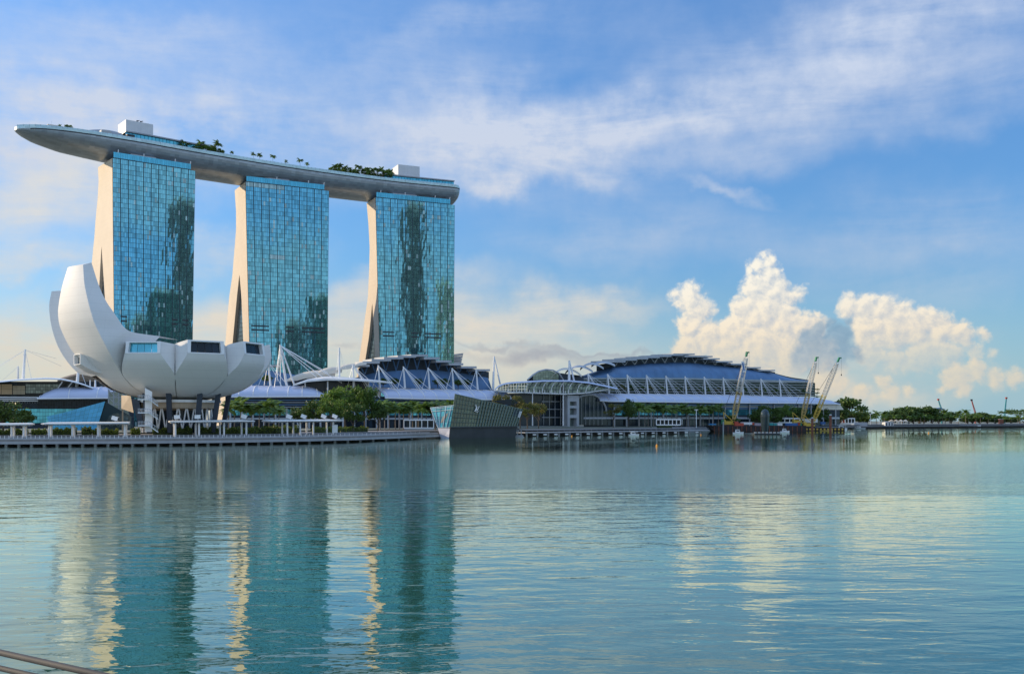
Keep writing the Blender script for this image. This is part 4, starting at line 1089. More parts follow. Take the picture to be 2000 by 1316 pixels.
# blue crystal wedge pavilion
D = 452
bw = empty('blue_crystal_pavilion', P(150, 842, D), 'sky-blue glass wedge pavilion rising to a point beside the lotus museum', 'pavilion')
def pane_quad(mb, a, b, c, d, nx, ny, g=.05):
    for i in range(nx):
        for j in range(ny):
            u0, u1, v0, v1 = (i + g) / nx, (i + 1 - g) / nx, (j + g) / ny, (j + 1 - g) / ny
            f = lambda u, v: a.lerp(b, u).lerp(d.lerp(c, u), v)
            mb.poly([f(u0, v0), f(u1, v0), f(u1, v1), f(u0, v1)])
A, B, C_, D_ = P(100, 840, D), P(188, 841, D - 4), P(205.5, 783.5, D - 9), P(91, 813, D - 3)
mb = MB(); mid, mit = P(118, 840, D - 2), P(122, 806, D - 6)
pane_quad(mb, A, mid, mit, D_, 4, 5, .02); pane_quad(mb, mid, B, C_, mit, 9, 6, .015); mb.build('blue_facet', M_BLUEGL, bw)
mb = MB(); E_, F_ = P(255, 841, D + 26), P(257, 813, D + 24)
pane_quad(mb, B, E_, F_, C_, 9, 6, .05); mb.build('grey_facet', M_GREYGL, bw)
bk = Vector((0, 30, 0)); mb = MB()
mb.poly([A + Vector((0, .4, 0)), B + Vector((0, .4, 0)), C_ + Vector((0, .4, -.2)), mit + Vector((0, .4, -.2)), D_ + Vector((0, .4, -.2))]); mb.poly([B + Vector((.2, .5, 0)), E_ + Vector((0, .5, 0)), F_ + Vector((0, .5, -.2)), C_ + Vector((.2, .5, -.3))])
mb.poly([D_ + Vector((0, .4, -.2)), mit + Vector((0, .4, -.2)), F_ + Vector((0, 6, -.2)), D_ + bk]); mb.poly([mit + Vector((0, .4, -.2)), C_ + Vector((0, .4, -.2)), F_ + Vector((0, .5, -.2)), F_ + Vector((0, 6, -.2))])
mb.poly([A + Vector((0, .4, 0)), D_ + Vector((0, .4, -.2)), D_ + bk, A + bk]); mb.build('frame', M_BACK, bw)
# steel lattice and tan wall beside it
lt = empty('steel_lattice', P(226, 842, 480), 'grey steel lattice frame between the blue crystal and the museum', 'scaffold')
mb = MB()
for x in (212, 222, 232, 240):
    for dd in (470, 480): mb.bar(P(x, 842, dd), P(x, 760, dd), .4)
for y in (762, 776, 790, 804):
    for dd in (470, 480): mb.bar(P(212, y, dd), P(240, y, dd), .35)
    mb.bar(P(212, y, 470), P(226, y + 13, 470), .28); mb.bar(P(240, y, 470), P(226, y + 13, 470), .28)
mb.build('frame', M_STEEL, lt)
mb = MB(); mb.hexa([P(212, 842, 490), P(262, 842, 490), P(262, 842, 500), P(212, 842, 500)], [P(212, 765, 490), P(240, 765, 490), P(240, 765, 500), P(212, 765, 500)]); mb.build('rear_glass', M_GREYGL, lt)
tw = MB(); tw.hexa([P(237, 798, 398), P(261, 806, 392), P(261, 806, 402), P(237, 798, 408)], [P(237, 772, 398), P(255, 772, 392), P(255, 772, 402), P(237, 772, 408)])
tw.hexa([P(238, 842, 400), P(241, 842, 400), P(241, 842, 404), P(238, 842, 404)], [P(238, 799, 400), P(241, 799, 400), P(241, 799, 404), P(238, 799, 404)])
tag(tw.build('bridge_head', M_TAN), 'tan raised box of a footbridge end under the sunny side of the museum', 'footbridge')
# ------------------------------------------------------------------ boardwalk on piles along the near shore
bwk = empty('boardwalk', shore_pt(400, 3, 0), 'long concrete boardwalk on short piles along the left half of the waterfront', 'boardwalk')
bx = list(range(-260, 870, 10))
def band(name, m, o0, o1, z0, z1, xs=bx, root=bwk):
    mb = MB(); rings = []
    for x in xs:
        rings.append([shore_pt(x, o0, z0), shore_pt(x, o0, z1), shore_pt(x, o1, z1), shore_pt(x, o1, z0)])
    mb.loft(rings, True, True); return mb.build(name, m, root)
band('deck_slab', M_DECK, .6, 14, 1.5, 2.25)
band('fascia', M_FASCIA, 0, .55, .75, 1.55)
band('kerb', M_LGREY, .9, 1.25, 2.26, 2.5)
band('upper_step', M_FASCIA, 5.5, 6.0, 2.26, 2.9)
for i in range(44):
    x = -240 + i * 25; mb = MB(); p = shore_pt(x, 1.4, 0); mb.cube(p.x - .38, p.x + .38, p.y - .4, p.y + .4, -1.5, 1.5); mb.build('pile', M_FASCIA, bwk)
rl = empty('promenade_railing', shore_pt(400, 1, 2.3), 'long low grey steel railing with pale posts along the near boardwalk edge', 'railing')
mb = MB(); mb.tube([shore_pt(x, 1.1, 3.35) for x in bx], .055, 4); mb.build('top_rail', M_STEEL, rl)
mb = MB()
for z in (2.75, 3.05): mb.tube([shore_pt(x, 1.1, z) for x in bx], .03, 4)
mb.build('lower_rail', M_STEEL, rl)
for i in range(98):
    x = -10 + i * 8.6; p = shore_pt(x, 1.1, 2.5); mb = MB(); mb.bar(p, p + Vector((0, 0, .9)), .13, .22); mb.build('post', M_WHITE, rl)

# pergolas with white flat roofs
def ppx(px, off): return shore_pt(px, off)
ORD = ['first', 'second', 'third', 'fourth', 'fifth', 'sixth', 'seventh', 'eighth', 'ninth', 'tenth', 'eleventh', 'twelfth', 'thirteenth', 'fourteenth', 'fifteenth', 'sixteenth', 'seventeenth', 'eighteenth', 'nineteenth', 'twentieth',
       'twenty-first', 'twenty-second', 'twenty-third', 'twenty-fourth', 'twenty-fifth', 'twenty-sixth', 'twenty-seventh', 'twenty-eighth', 'twenty-ninth', 'thirtieth', 'thirty-first', 'thirty-second', 'thirty-third', 'thirty-fourth']
def pergola(label, x0, x1, y0, y1, cols, off=6.5, w=7.0, lamps=()):
    def zz(x, f):
        p = shore_pt(x, off); y = y0 + (y1 - y0) * (x - x0) / (x1 - x0); return EYE + (822 - y) * p.y / 2000
    c = shore_pt((x0 + x1) / 2, off, 2.3)
    r = empty('pergola', c, label, 'shelter', 'white flat-roofed shelters on the boardwalk')
    mb = MB(); rings = []; xs = rng(x0, x1, 8)
    for i, x in enumerate(xs):
        e = 1 if 0 < i < len(xs) - 1 else .6
        z = zz(x, 0); rings.append([shore_pt(x, off - w * .3 * e, z - .16 * e), shore_pt(x, off - w * .3 * e, z + .22 * e), shore_pt(x, off + w * .6, z + .5 * e), shore_pt(x, off + w * .6, z - .15)])
    mb.loft(rings, True, True); mb.build('roof', M_WHITE, r)
    mb = MB()
    for x in rng(x0 + 3, x1 - 3, 7): mb.bar(shore_pt(x, off - w * .25, zz(x, 0) - .42), shore_pt(x, off + w * .5, zz(x, 0) - .3), .18, .22)
    mb.build('joist', M_LGREY, r)
    for x in cols:
        for o_ in (off, off + w * .45):
            p = shore_pt(x, o_, 2.26); mb = MB(); mb.lathe(p, [(.44, 0), (.34, .4), (.34, zz(x, 0) - 2.6)], 10); mb.build('column', M_WHITE, r)
    for i, (x, s) in enumerate(lamps):
        p = shore_pt(x, off + 1, zz(x, 0) + .45); t = empty('floodlight', p, LAMP_LABELS.pop(0), 'floodlight', 'boxy floodlights on the shelter roofs')
        a = Vector((.9, .25, .42 * s)).normalized(); u = Vector((-a.z * .9, 0, a.x)).normalized()
        mb = MB(); mb.box(p + Vector((0, 0, 1.15)), a * .95, Vector((0, .5, 0)), u * .62); mb.build('housing', M_WHITE, t)
        mb = MB(); mb.box(p + Vector((0, 0, 1.15)) + a * 1.02, a * .06, Vector((0, .42, 0)), u * .5); mb.build('lens', M_DKGLASS, t)
        mb = MB(); mb.bar(p, p + Vector((0, 0, .7)), .22); mb.build('bracket', M_LGREY, t)
    return r
LAMP_LABELS = ['round-backed white floodlight above the blue crystal pavilion', 'white floodlight in front of the first dark museum column', 'white floodlight beside the middle dark museum column',
               'white floodlight near the right end of the shelter below the museum', 'white floodlight at the left end of the rightmost shelter', 'second white floodlight on the rightmost shelter',
               'third white floodlight on the rightmost shelter', 'white floodlight last on the rightmost shelter']
pergola('white flat-roofed shelter cut by the left edge of the photo', -60, 52, 829.5, 828.5, [-40, 12, 36])
pergola('white flat-roofed shelter in front of the blue crystal pavilion', 72, 253, 827.5, 826, [87, 133, 184, 237], lamps=[(217, -.6)])
pergola('white flat-roofed shelter in front of the museum columns', 336, 516, 823.5, 822, [347, 402, 454, 501], lamps=[(352, .1), (404, .1), (499, -.7)])
pergola('rightmost white flat-roofed shelter, in front of the big green trees', 546, 692, 822.5, 821, [582, 614, 639, 677], lamps=[(589, -.9), (625, -.9), (663, -.9), (684, -.9)])

# white slatted frames (ticket kiosks) on the quay
def kiosk(label, x0, x1, yt, yb, D, n, red=False):
    r = empty('kiosk', P((x0 + x1) / 2, yb, D), label, 'kiosk', 'white framed kiosks on the quay')
    d = Vector((2, 6, 0)); mb = MB()
    w = .32 * D / 560
    for i in range(n + 1):
        x = x0 + (x1 - x0) * i / n; mb.bar(P(x, yb, D), P(x, yt, D), w * 1.3); mb.bar(P(x, yb, D) + d, P(x, yt, D) + d, w)
    mb.bar(P(x0, yt, D), P(x1, yt, D), w * 1.8); mb.bar(P(x0, yb, D), P(x1, yb, D), w * 1.8); mb.build('frame', M_WHITE, r)
    mb = MB(); a, b = P(x0, yt, D), P(x1, yt, D); mb.hexa([a, b, b + d, a + d], [p + Vector((0, 0, w)) for p in (a, b, b + d, a + d)]); mb.build('roof', M_LGREY, r)
    for i in range(n):
        xa, xb = x0 + (x1 - x0) * (i + .12) / n, x0 + (x1 - x0) * (i + .88) / n; o = Vector((.6, 3, 0)); mb = MB()
        mb.poly([P(xa, yb - .5, D) + o, P(xb, yb - .5, D) + o, P(xb, yt + 1, D) + o, P(xa, yt + 1, D) + o]); mb.build('panel', (M_RED if red and i in (1, 2) else M_DKGLASS), r)
kiosk('white framed kiosk just left of the dark glass pavilion', 789, 847, 820, 835.5, 452, 5)
kiosk('white framed kiosk on the quay before the palms of the convention hall', 1282, 1329, 819, 829.5, 655, 6)
kiosk('white framed kiosk with two red panels, right of the cranes', 1633, 1669, 817, 826.5, 1040, 6, True)
kiosk('long white framed shelter behind the dark bulb sculpture', 1513, 1562, 817, 825, 895, 5)

# lower jetty on piles in front of the convention hall
jt = empty('jetty', shore_pt(1150, 4, 0), 'long low jetty with pale mooring blocks right of the dark glass pavilion', 'jetty')
jx = list(range(1014, 1376, 8))
band('deck_slab', M_FASCIA, -4, 6, 1.7, 2.2, jx, jt); band('upper_deck', M_DECK, 4, 13, 3.1, 3.5, jx, jt)
mb = MB(); mb.tube([shore_pt(x, -3.6, 3.2) for x in jx], .09, 4); mb.build('rail', M_STEEL, jt)
for i in range(33):
    x = 1020 + i * 10.6; p = shore_pt(x, -3, 0); mb = MB(); mb.bar(p + Vector((0, 0, 2.2)), p + Vector((0, 0, 3.2)), .14); mb.build('rail_post', M_STEEL, jt)
    if i % 2 == 0:
        mb = MB(); mb.cube(p.x - .45, p.x + .45, p.y - .4, p.y + .4, -1, 1.7); mb.build('pile', M_FASCIA, jt)
    if i % 2 == 1:
        mb = MB(); p = shore_pt(x, -4.6, 0); mb.cube(p.x - .9, p.x + .9, p.y - .5, p.y + .5, .5, 1.2); mb.build('mooring_block', M_WHITE, jt)
g = MB(); p = P(1006, 852, 505)
for dx, s in ((0, 1), (5, -1)): g.bar(P(1004 + dx, 853, 505), P(1012 + dx * .4, 836, 505), .5)
g.bar(P(1003, 851, 505), P(1022, 851, 505), .8); g.bar(P(1010, 838, 505), P(1020, 838, 505), .5); g.bar(P(1018, 852, 505), P(1018, 838, 505), .5)
g.prism([P(1003, 855.5, 503), P(1024, 855.5, 503), P(1024, 852.5, 503), P(1003, 852.5, 503)], (0, 5, 0))
tag(g.build('gangway', M_STEEL), 'slanting grey gangway at the right foot of the dark glass pavilion', 'gangway')
# stepped quay along the far right shore
fq = empty('far_quay', shore_pt(1800, 3, 0), 'long low grey far quay along the right shore', 'quay')
fx = list(range(1600, 2120, 12)); band('ledge', M_QUAY, -3, 10, 1.9, 2.8, fx, fq); band('walk', M_QUAY, 10, 20, 3.42, 4.0, fx, fq)
mb = MB(); mb.tube([shore_pt(x, -2, 4.6) for x in fx], .16, 4); mb.build('rail', M_STEEL, fq)

# ------------------------------------------------------------------ dark glass crystal pavilion standing in the water
D = 470
pv = empty('glass_pavilion', P(925, 858, D), 'dark green glass crystal pavilion with a white monogram, standing in the water', 'pavilion')
kn = Vector((0, 26, 0))
# corners of the big facet and the light left facet
a0, a1 = P(880, 834, D), P(888.5, 768.5, D + 3); a2, a3 = P(1020, 799, D + 34), P(1009, 832.5, D + 30)
mb = MB(); wall = [a0, a3, a2, a1]
def facet(a, b, c, d, nx, ny, root, m, name, g=.04):
    mb = MB(); pane_quad(mb, a, b, c, d, nx, ny, g); return mb.build(name, m, root)
facet(a0, a3, a2, a1, 24, 7, pv, M_PAVGL, 'dark_facet', .05)
mb = MB(); f = lambda u, v: a0.lerp(a3, u).lerp(a1.lerp(a2, u), v)
nrmv = Vector((.2, -1, 0)).normalized()
for i in range(9, 25): u = i / 24; mb.bar(f(u, .0) + nrmv * .3, f(min(1, u + .012), .97) + nrmv * .3, .32, .42)
mb.build('fin', M_PAVFR, pv)
mb = MB()
for v in (0.01, .155, .31, .46, .62, .80, .99): mb.bar(f(0, v) + nrmv * .12, f(1, v) + nrmv * .12, .14 if 0.02 < v < .9 else .3)
for i in range(0, 9): mb.bar(f(i / 24, 0) + nrmv * .12, f(i / 24, .99) + nrmv * .12, .13)
mb.build('grid_frame', M_PAVFR, pv)
b0, b1, b2, b3 = P(855, 835, D + 4), P(879, 834.5, D - .4), P(886.3, 790.5, D + 1), P(840.5, 795.5, D + 12)
facet(b0, b1, b2, b3, 5, 4, pv, M_PALEGL, 'pale_facet', .03)
mb = MB(); h_ = lambda u, v: b0.lerp(b1, u).lerp(b3.lerp(b2, u), v)
for u0, u1 in ((0, 0), (0, .22), (.12, .45), (.42, .68), (.70, .92)): mb.bar(h_(u0, 0) + nrmv * .2, h_(u1 if u0 else u1, .98) + nrmv * .2, .26)
for v in (.0, .80, .92, .99): mb.bar(h_(0, v) + nrmv * .2, h_(1, v) + nrmv * .2, .2)
mb.build('pale_frame', M_PALEFR, pv)
mb = MB()
mb.poly([p + Vector((0, .35, 0)) for p in (a0, a3, a2, a1)]); mb.poly([p + Vector((0, .35, 0)) for p in (b0, b1, b2, b3)])
mb.poly([a1 + Vector((0, .35, -.1)), a2 + Vector((0, .35, -.1)), a2 + kn, a1 + kn]); mb.poly([a3, a2, a2 + kn, a3 + kn]); mb.poly([b3 + Vector((0, .35, -.1)), b2 + Vector((0, .35, -.1)), b2 + kn, b3 + kn]); mb.poly([a0 + Vector((0, .4, 0)), a1 + Vector((0, .4, 0)), a1 + kn, a0 + kn])
mb.poly([b0, b3, b3 + kn, b0 + kn]); mb.poly([a0 + kn, a3 + kn, a2 + kn, a1 + kn]); mb.build('shell', M_NAVY, pv)
# upper prow peeking over the roof line
mb = MB(); mb.prism([P(961, 782.5, D + 36), P(1000, 779, D + 36), P(997, 792, D + 36)], (2, 14, 0)); mb.build('roof_prow', M_DKGLASS, pv)
# base: pale plinth and dark plinth
def plinth(name, m, tl, tr, bl, br, dep):
    mb = MB(); mb.hexa([bl, br, br + dep, bl + dep], [tl, tr, tr + dep, tl + dep]); return mb.build(name, m, pv)
plinth('pale_plinth', M_PLINTH, P(855, 836, D + 3.6), P(878.3, 836, D - .6), P(862, 860, D + 3), P(876.5, 860, D - .2), Vector((0, 20, 0)))
plinth('dark_plinth', M_PAVBASE, P(879.5, 835, D - .2), P(1010, 833.5, D + 30), P(877, 860, D), P(1006, 858.5, D + 30), Vector((0, 22, 0)))
mb = MB(); mb.bar(P(878.5, 834.5, D - .7), P(1010, 832.8, D + 29.4), .5, .5); mb.build('sill_beam', M_DARK, pv)
# interlaced monogram on the facet
mg = MB(); ori = f(.335, .655) + nrmv * .75; ux = (a3 - a0).normalized(); uz = (f(.335, .8) - f(.335, .5)).normalized(); ux = (ux - uz * ux.dot(uz)).normalized()
def stroke(p, q, w): mg.bar(ori + ux * p[0] + uz * p[1], ori + ux * q[0] + uz * q[1], w, .22, up=nrmv)
stroke((-1.05, 1.45), (.15, -1.05), .40); stroke((.15, -1.05), (1.15, 1.45), .20)           # V
stroke((-.95, 1.45), (-1.45, 1.45), .16); stroke((.85, 1.45), (1.45, 1.45), .16)
stroke((-.25, .70), (-1.0, -1.50), .38); stroke((-1.35, -1.55), (.75, -1.55), .22); stroke((.75, -1.55), (1.05, -.75), .16); stroke((-.55, .8), (.1, .8), .16)   # L
mg.build('monogram', M_WHITE, pv)
mb = MB(); 
for (u0, u1, v0, v1) in ((.885, .935, .56, .92), (.94, .965, .56, .92)): mb.poly([f(u0, v0) + nrmv * .2, f(u1, v0) + nrmv * .2, f(u1, v1) + nrmv * .2, f(u0, v1) + nrmv * .2])
mb.build('open_pane', M_NAVY, pv)
mb = MB()
for u in (.972, .992): mb.bar(f(u, .5) + nrmv * .45, f(u + .002, .86) + nrmv * .45, .55, .2)
mb.build('white_blind', M_WHITE, pv)

# ------------------------------------------------------------------ handrail on the viewing terrace, lower left corner
hr = empty('handrail', (-5.2, 8.0, 4.6), 'two round grey steel handrail tubes crossing the bottom left corner', 'railing')
def along(p, q, t): return p + (q - p) * t
u0, u1 = P(0, 1273.5, 8.0), P(130, 1302.5, 7.49)
l0, l1 = P(0, 1304, 8.0), P(52, 1316, 7.79)
mb = MB(); mb.tube([along(u0, u1, t) for t in (-2.5, 0, 1, 4.5)], .0245, 16); mb.build('upper_rail', M_RAIL, hr, smooth=True)
mb = MB(); mb.tube([along(l0, l1, t) for t in (-6, 0, 1, 9)], .022, 16); mb.build('lower_rail', M_RAIL, hr, smooth=True)
for t in (-2.3, 4.2):
    p = along(u0, u1, t); mb = MB(); mb.bar((p.x, p.y, 4.6), (p.x, p.y, p.z - .02), .05); mb.build('post', M_RAIL, hr)
mb = MB(); mb.prism([(-9, -6, 4.6), (9, -6, 4.6), (9, 4.5, 4.6), (-1, 6.0, 4.6), (-9, 10.2, 4.6)], (0, 0, -6)); tag(mb.build('viewing_terrace', M_PAVE), kind='structure')
# ------------------------------------------------------------------ trees
def leaf_quad(mb, c, s, rnd, up=.35):
    a = Vector((rnd.gauss(0, 1), rnd.gauss(0, 1), rnd.gauss(0, .6) + up)).normalized()
    b = a.cross(Vector((rnd.gauss(0, 1), rnd.gauss(0, 1), rnd.gauss(0, 1)))).normalized(); d = a.cross(b)
    w = s * rnd.uniform(.6, 1.2); h = s * rnd.uniform(.5, 1.0)
    mb.add([c - b * w, c - d * h * .7, c + b * w, c + d * h * .7], [(0, 1, 2, 3)])
def broadleaf(name, seed, lm, H=14, Rr=7, trunk=4.5, n=15, leaves=70, leaf=.62, flatn=.75):
    """unit tree standing at the origin: trunk with limbs, crown of leaf clumps"""
    rnd = random.Random(seed); root = empty(name, (0, 0, 0)); cr = MB(); tr = MB()
    tr.tube([(0, 0, -.3), (rnd.uniform(-.2, .2), 0, trunk * .5), (rnd.uniform(-.4, .4), rnd.uniform(-.3, .3), trunk), (0, 0, H * .7)], [.42, .34, .30, .10], 6)
    cz = (trunk + H) / 2 + .3; hz = (H - trunk) / 2
    for i in range(n):
        th = rnd.uniform(0, 6.28); ph = rnd.uniform(-.75, 1.0); rr = rnd.uniform(.45, .92)
        q = math.sqrt(max(0, 1 - ph * ph * .8)) * rr
        c = Vector((Rr * q * math.cos(th), Rr * q * math.sin(th), cz + hz * ph * .72))
        r = Rr * rnd.uniform(.26, .46)
        if i % 2 == 0: tr.tube([(0, 0, trunk * .85), c * .55 + Vector((0, 0, trunk * .42)), c], [.16, .11, .04], 4)
        for _ in range(leaves):
            d = Vector((rnd.gauss(0, 1), rnd.gauss(0, 1), rnd.gauss(0, 1) * flatn)); d = d.normalized() * (rnd.random() ** .4)
            d.z *= flatn
            leaf_quad(cr, c + d * r, leaf, rnd)
    cr.build('crown', lm, root); tr.build('trunk', M_BARK, root); return root
def palm(name, seed, H=8.6, fr=22, L=4.3, lm=None):
    rnd = random.Random(seed); root = empty(name, (0, 0, 0)); tr = MB(); cr = MB()
    tr.tube([(0, 0, -.3), (.1, 0, H * .4), (rnd.uniform(-.2, .2), rnd.uniform(-.2, .2), H)], [.22, .16, .14], 6)
    for i in range(fr):
        a = 6.283 * i / fr + rnd.uniform(-.2, .2); el = rnd.uniform(-.25, 1.25); d = Vector((math.cos(a), math.sin(a), 0)); s = Vector((-d.y, d.x, 0))
        l = L * rnd.uniform(.8, 1.1); p = Vector((0, 0, H)); v = d * math.cos(el) + Vector((0, 0, math.sin(el))); rows = []
        for k in range(6):
            w = .95 * math.sin(math.pi * (k / 5 * .86 + .1)) * rnd.uniform(.8, 1.1)
            rows.append((p.copy(), w)); p = p + v * (l / 5); v = (v + Vector((0, 0, -.36))).normalized()
        for k in range(5):
            (p0, w0), (p1, w1) = rows[k], rows[k + 1]
            for sg in (1, -1):
                for h in range(2):
                    f0, f1 = h / 2, h / 2 + .42; qa, qb = p0.lerp(p1, f0), p0.lerp(p1, f1); w = w0 + (w1 - w0) * f0
                    cr.add([qa, qb, qb + s * sg * w + Vector((0, 0, -.45 * w)) + d * .25, qa + s * sg * w + Vector((0, 0, -.45 * w)) + d * .2], [(0, 1, 2, 3)])
    cr.build('crown', lm or L_PALM, root); tr.build('trunk', M_PALMT, root); return root
USED = {}
def place(proto, loc, sc, rz, label, cat, group):
    key = proto.name
    o = proto if key not in USED else copy_tree(proto); USED[key] = 1
    o.location = loc; o.rotation_euler = (0, 0, rz); o.scale = sc if isinstance(sc, tuple) else (sc, sc, sc)
    ORG[o.name] = Vector(loc)
    return tag(o, label, cat, group)
rt = random.Random(11)
BIG = [broadleaf('broadleaf_tree', 20 + k, L_TREE, n=20, leaves=110, leaf=.50) for k in range(3)]
DRK = [broadleaf('dark_tree', 40 + k, L_DARK, trunk=3.0, n=20, leaves=95, leaf=.62) for k in range(3)]
LOW = [broadleaf('bushy_tree', 140 + k, L_DARK, trunk=.9, n=24, leaves=95, leaf=.75) for k in range(3)]
YEL = [broadleaf('yellowish_tree', 60 + k, L_YEL, n=14, leaves=80, leaf=.5, flatn=.55) for k in range(2)]
PLM = [palm('palm_tree', 80 + k) for k in range(4)]
RAIN = broadleaf('rain_tree', 95, L_DARK, H=13, Rr=11, trunk=7.5, n=20, leaves=70, leaf=.6, flatn=.4)

def tree_at(proto, px, ytop, D, wpx, z, label, cat, group, H0=14.0, R0=7.0):
    """stand a tree on ground level z at photo column px, its top at ytop, its crown wpx wide"""
    h = EYE + (822 - ytop) * D / 2000 - z; w = wpx * D / 4000
    sx = w / R0 * 1.12; sz = h / H0
    return place(proto, G(px, D, z), (sx, sx, sz), rt.uniform(0, 6.28), label, cat, group)
def palm_at(k, px, ytop, D, z, label, group, wpx=None):
    h = EYE + (822 - ytop) * D / 2000 - z; s = h / 10.6
    return place(PLM[k % 4], G(px, D, z), (s * 1.1, s * 1.1, s), rt.uniform(0, 6.28), label, 'palm', group)

gL = 'dark trees at the left edge'
tree_at(DRK[0], 6, 781, 352, 80, GZ, 'tall dark tree cut by the left edge of the photo', 'tree', gL)
tree_at(DRK[1], 44, 799, 346, 46, GZ, 'small dark tree beside the pale flowers, left of the blue crystal', 'tree', gL)
tree_at(DRK[2], -40, 790, 356, 70, GZ, 'dark tree just beyond the left edge of the photo', 'tree', gL)
gB = 'big green trees in front of the arcade entrance'
for i, (px, yt, w, D, lb) in enumerate([(675, 753, 80, 446, 'largest sunlit green tree in front of the arcade entrance'), (712, 754, 52, 440, 'tall slim-trunked green tree right of the largest one'),
        (612, 779, 56, 436, 'low dark green tree left of the largest tree'), (648, 776, 60, 432, 'low green tree in front of the largest tree'), (738, 786, 40, 440, 'small green tree beside the arcade palms'),
        (690, 784, 46, 428, 'low round tree below the two tall green ones'), (586, 792, 34, 440, 'smallest green tree left of the entrance trees')]):
    tree_at((BIG if i in (0, 1, 3) else DRK)[i % 3], px, yt, D, w, GZ, lb, 'tree', gB)
gP = 'palms right of the museum'
for i, (px, yt) in enumerate([(446, 789), (458, 777), (470, 779), (481, 786), (492, 791), (506, 789), (516, 784), (525, 777), (536, 783), (545, 794)]):
    palm_at(i, px, yt, 398 + (i * 37) % 22, GZ, f'{ORD[i]} palm from the left in the cluster right of the museum', gP)
gR = 'row of palms before the arcade'
for i, px in enumerate(range(744, 896, 9)):
    palm_at(i + 1, px + rt.uniform(-2, 2), 785 + rt.uniform(-3, 4), 486 + (i * 29) % 26, GZ, f'{ORD[i]} palm from the left in the row before the arcade', gR)
gY = 'yellowish trees behind the glass pavilion'
for i, (px, yt, w, D, lb) in enumerate([(980, 765, 42, 560, 'yellowish tree rising just above the glass pavilion roof'), (1010, 772, 30, 566, 'thin yellowish tree right of the pavilion roof'), (1030, 783, 42, 560, 'broad yellowish tree beside the pavilion corner'),
        (1052, 787, 34, 572, 'yellowish tree nearest to the dark entrance hall'), (1016, 792, 30, 552, 'low yellowish tree behind the pavilion corner')]):
    tree_at(YEL[i % 2], px, yt, D, w, GZ, lb, 'tree', gY)
gC = 'trees and palms before the convention hall'
tree_at(YEL[1], 1198, 788, 662, 34, GZ, 'yellowish tree at the foot of the vaulted entrance', 'tree', gC)
tree_at(DRK[0], 1228, 778, 672, 34, GZ, 'round dark tree right of the vaulted entrance', 'tree', gC)
for i, px in enumerate([1249 + 9.0 * k for k in range(18)]):
    palm_at(i, px + rt.uniform(-2, 2), 789 + rt.uniform(-3, 3) + (px - 1250) * .02, 700 + (px - 1250) * .85 + (i * 17) % 14, GZ, f'{ORD[i]} palm from the left in the row before the convention hall', 'row of palms before the convention hall')
for i, px in enumerate([1430, 1478, 1492, 1512, 1527, 1540, 1556, 1572, 1590, 1606, 1622, 1640]):
    tree_at(LOW[i % 3] if i not in (4, 5) else BIG[i % 3], px, 797 - (i % 3) * 3 + (i < 1) * 14, interp(SHORE, px) + 34 + (i * 7) % 12, 28, GZ, f'{ORD[i]} dark tree from the left along the far end of the convention hall', 'tree', 'trees at the far end of the hall')
# terrace trees on the roofs
for i, (x, y) in enumerate([(748, 757), (768, 757), (817, 757), (855, 757), (870, 757), (895, 758), (912, 758), (520, 752)]):
    p = M(x, y, 20); place(DRK[i % 3], p, (.52, .52, .42), i, f'{ORD[i]} small tree from the left on the arcade roof terrace' if i < 7 else 'small tree on the roof terrace beside the museum', 'tree', 'small trees on the arcade roof terrace')
rs = random.Random(5)
for i in range(20):
    x = 1142 + i * 22 + rs.uniform(-5, 5); p = M(x, 769 + (x - 1142) * .012, 22)
    place(YEL[i % 2] if i % 3 == 0 else DRK[i % 3], p, (.60, .60, .50), i * 1.7, f'{ORD[i]} small tree from the left on the planted terraces of the convention hall', 'tree', 'small trees on the hall terraces')
# far shore
far = [(1664, 777, 48, 'd'), (1694, 801, 30, 'd'), (1712, 803, 22, 'p'), (1727, 803, 20, 'p'), (1746, 799, 30, 'd'), (1764, 795, 34, 'b'), (1784, 794, 34, 'd'), (1804, 791, 36, 'b'), (1821, 797, 28, 'd'), (1846, 801, 26, 'p'), (1858, 802, 24, 'd'),
       (1872, 802, 26, 'p'), (1886, 801, 22, 'p'), (1900, 806, 26, 'd'), (1914, 805, 30, 'd'), (1929, 808, 28, 'd'), (1943, 813, 24, 'd'), (1960, 812, 26, 'd'), (1974, 814, 24, 'd'), (1834, 804, 22, 'd'), (1738, 808, 24, 'd'), (1775, 805, 26, 'd'), (1795, 806, 26, 'd'), (1682, 806, 26, 'd'), (1890, 809, 22, 'd')]
for i, (px, yt, w, k) in enumerate(far):
    D = interp(SHORE, px) + 75 + (i * 41) % 40
    if k == 'p': palm_at(i, px, yt - 1, D, GZ, f'tall palm on the far right shore, {ORD[i]} along that row of trees', 'trees on the far right shore')
    else: tree_at((BIG if k == 'b' and 0 else LOW)[i % 3], px, yt, D, w * 1.25, GZ, (['big domed dark tree at the far end of the hall canopy'] + [f'dark tree on the far right shore, {ORD[j]} in that row' for j in range(30)])[i], 'tree', 'trees on the far right shore')
for i in range(26):
    px = 1700 + i * 12 + rt.uniform(-3, 3); D = interp(SHORE, px) + 48
    palm_at(i, px, 808 + rt.uniform(-2, 4) + max(0, px - 1900) * .04, D, GZ, f'slim palm, {ORD[i]} from the left in the front row on the far right shore', 'front row of palms on the far shore')
tree_at(RAIN, 1992, 800, 1440, 58, GZ, 'flat-topped rain tree at the right edge of the photo', 'tree', 'trees on the far right shore', H0=13, R0=11)
tree_at(DRK[1], 2000, 812, 1480, 50, GZ, 'dark bush-like tree below the flat-topped rain tree', 'tree', 'trees on the far right shore')
bt = MB()
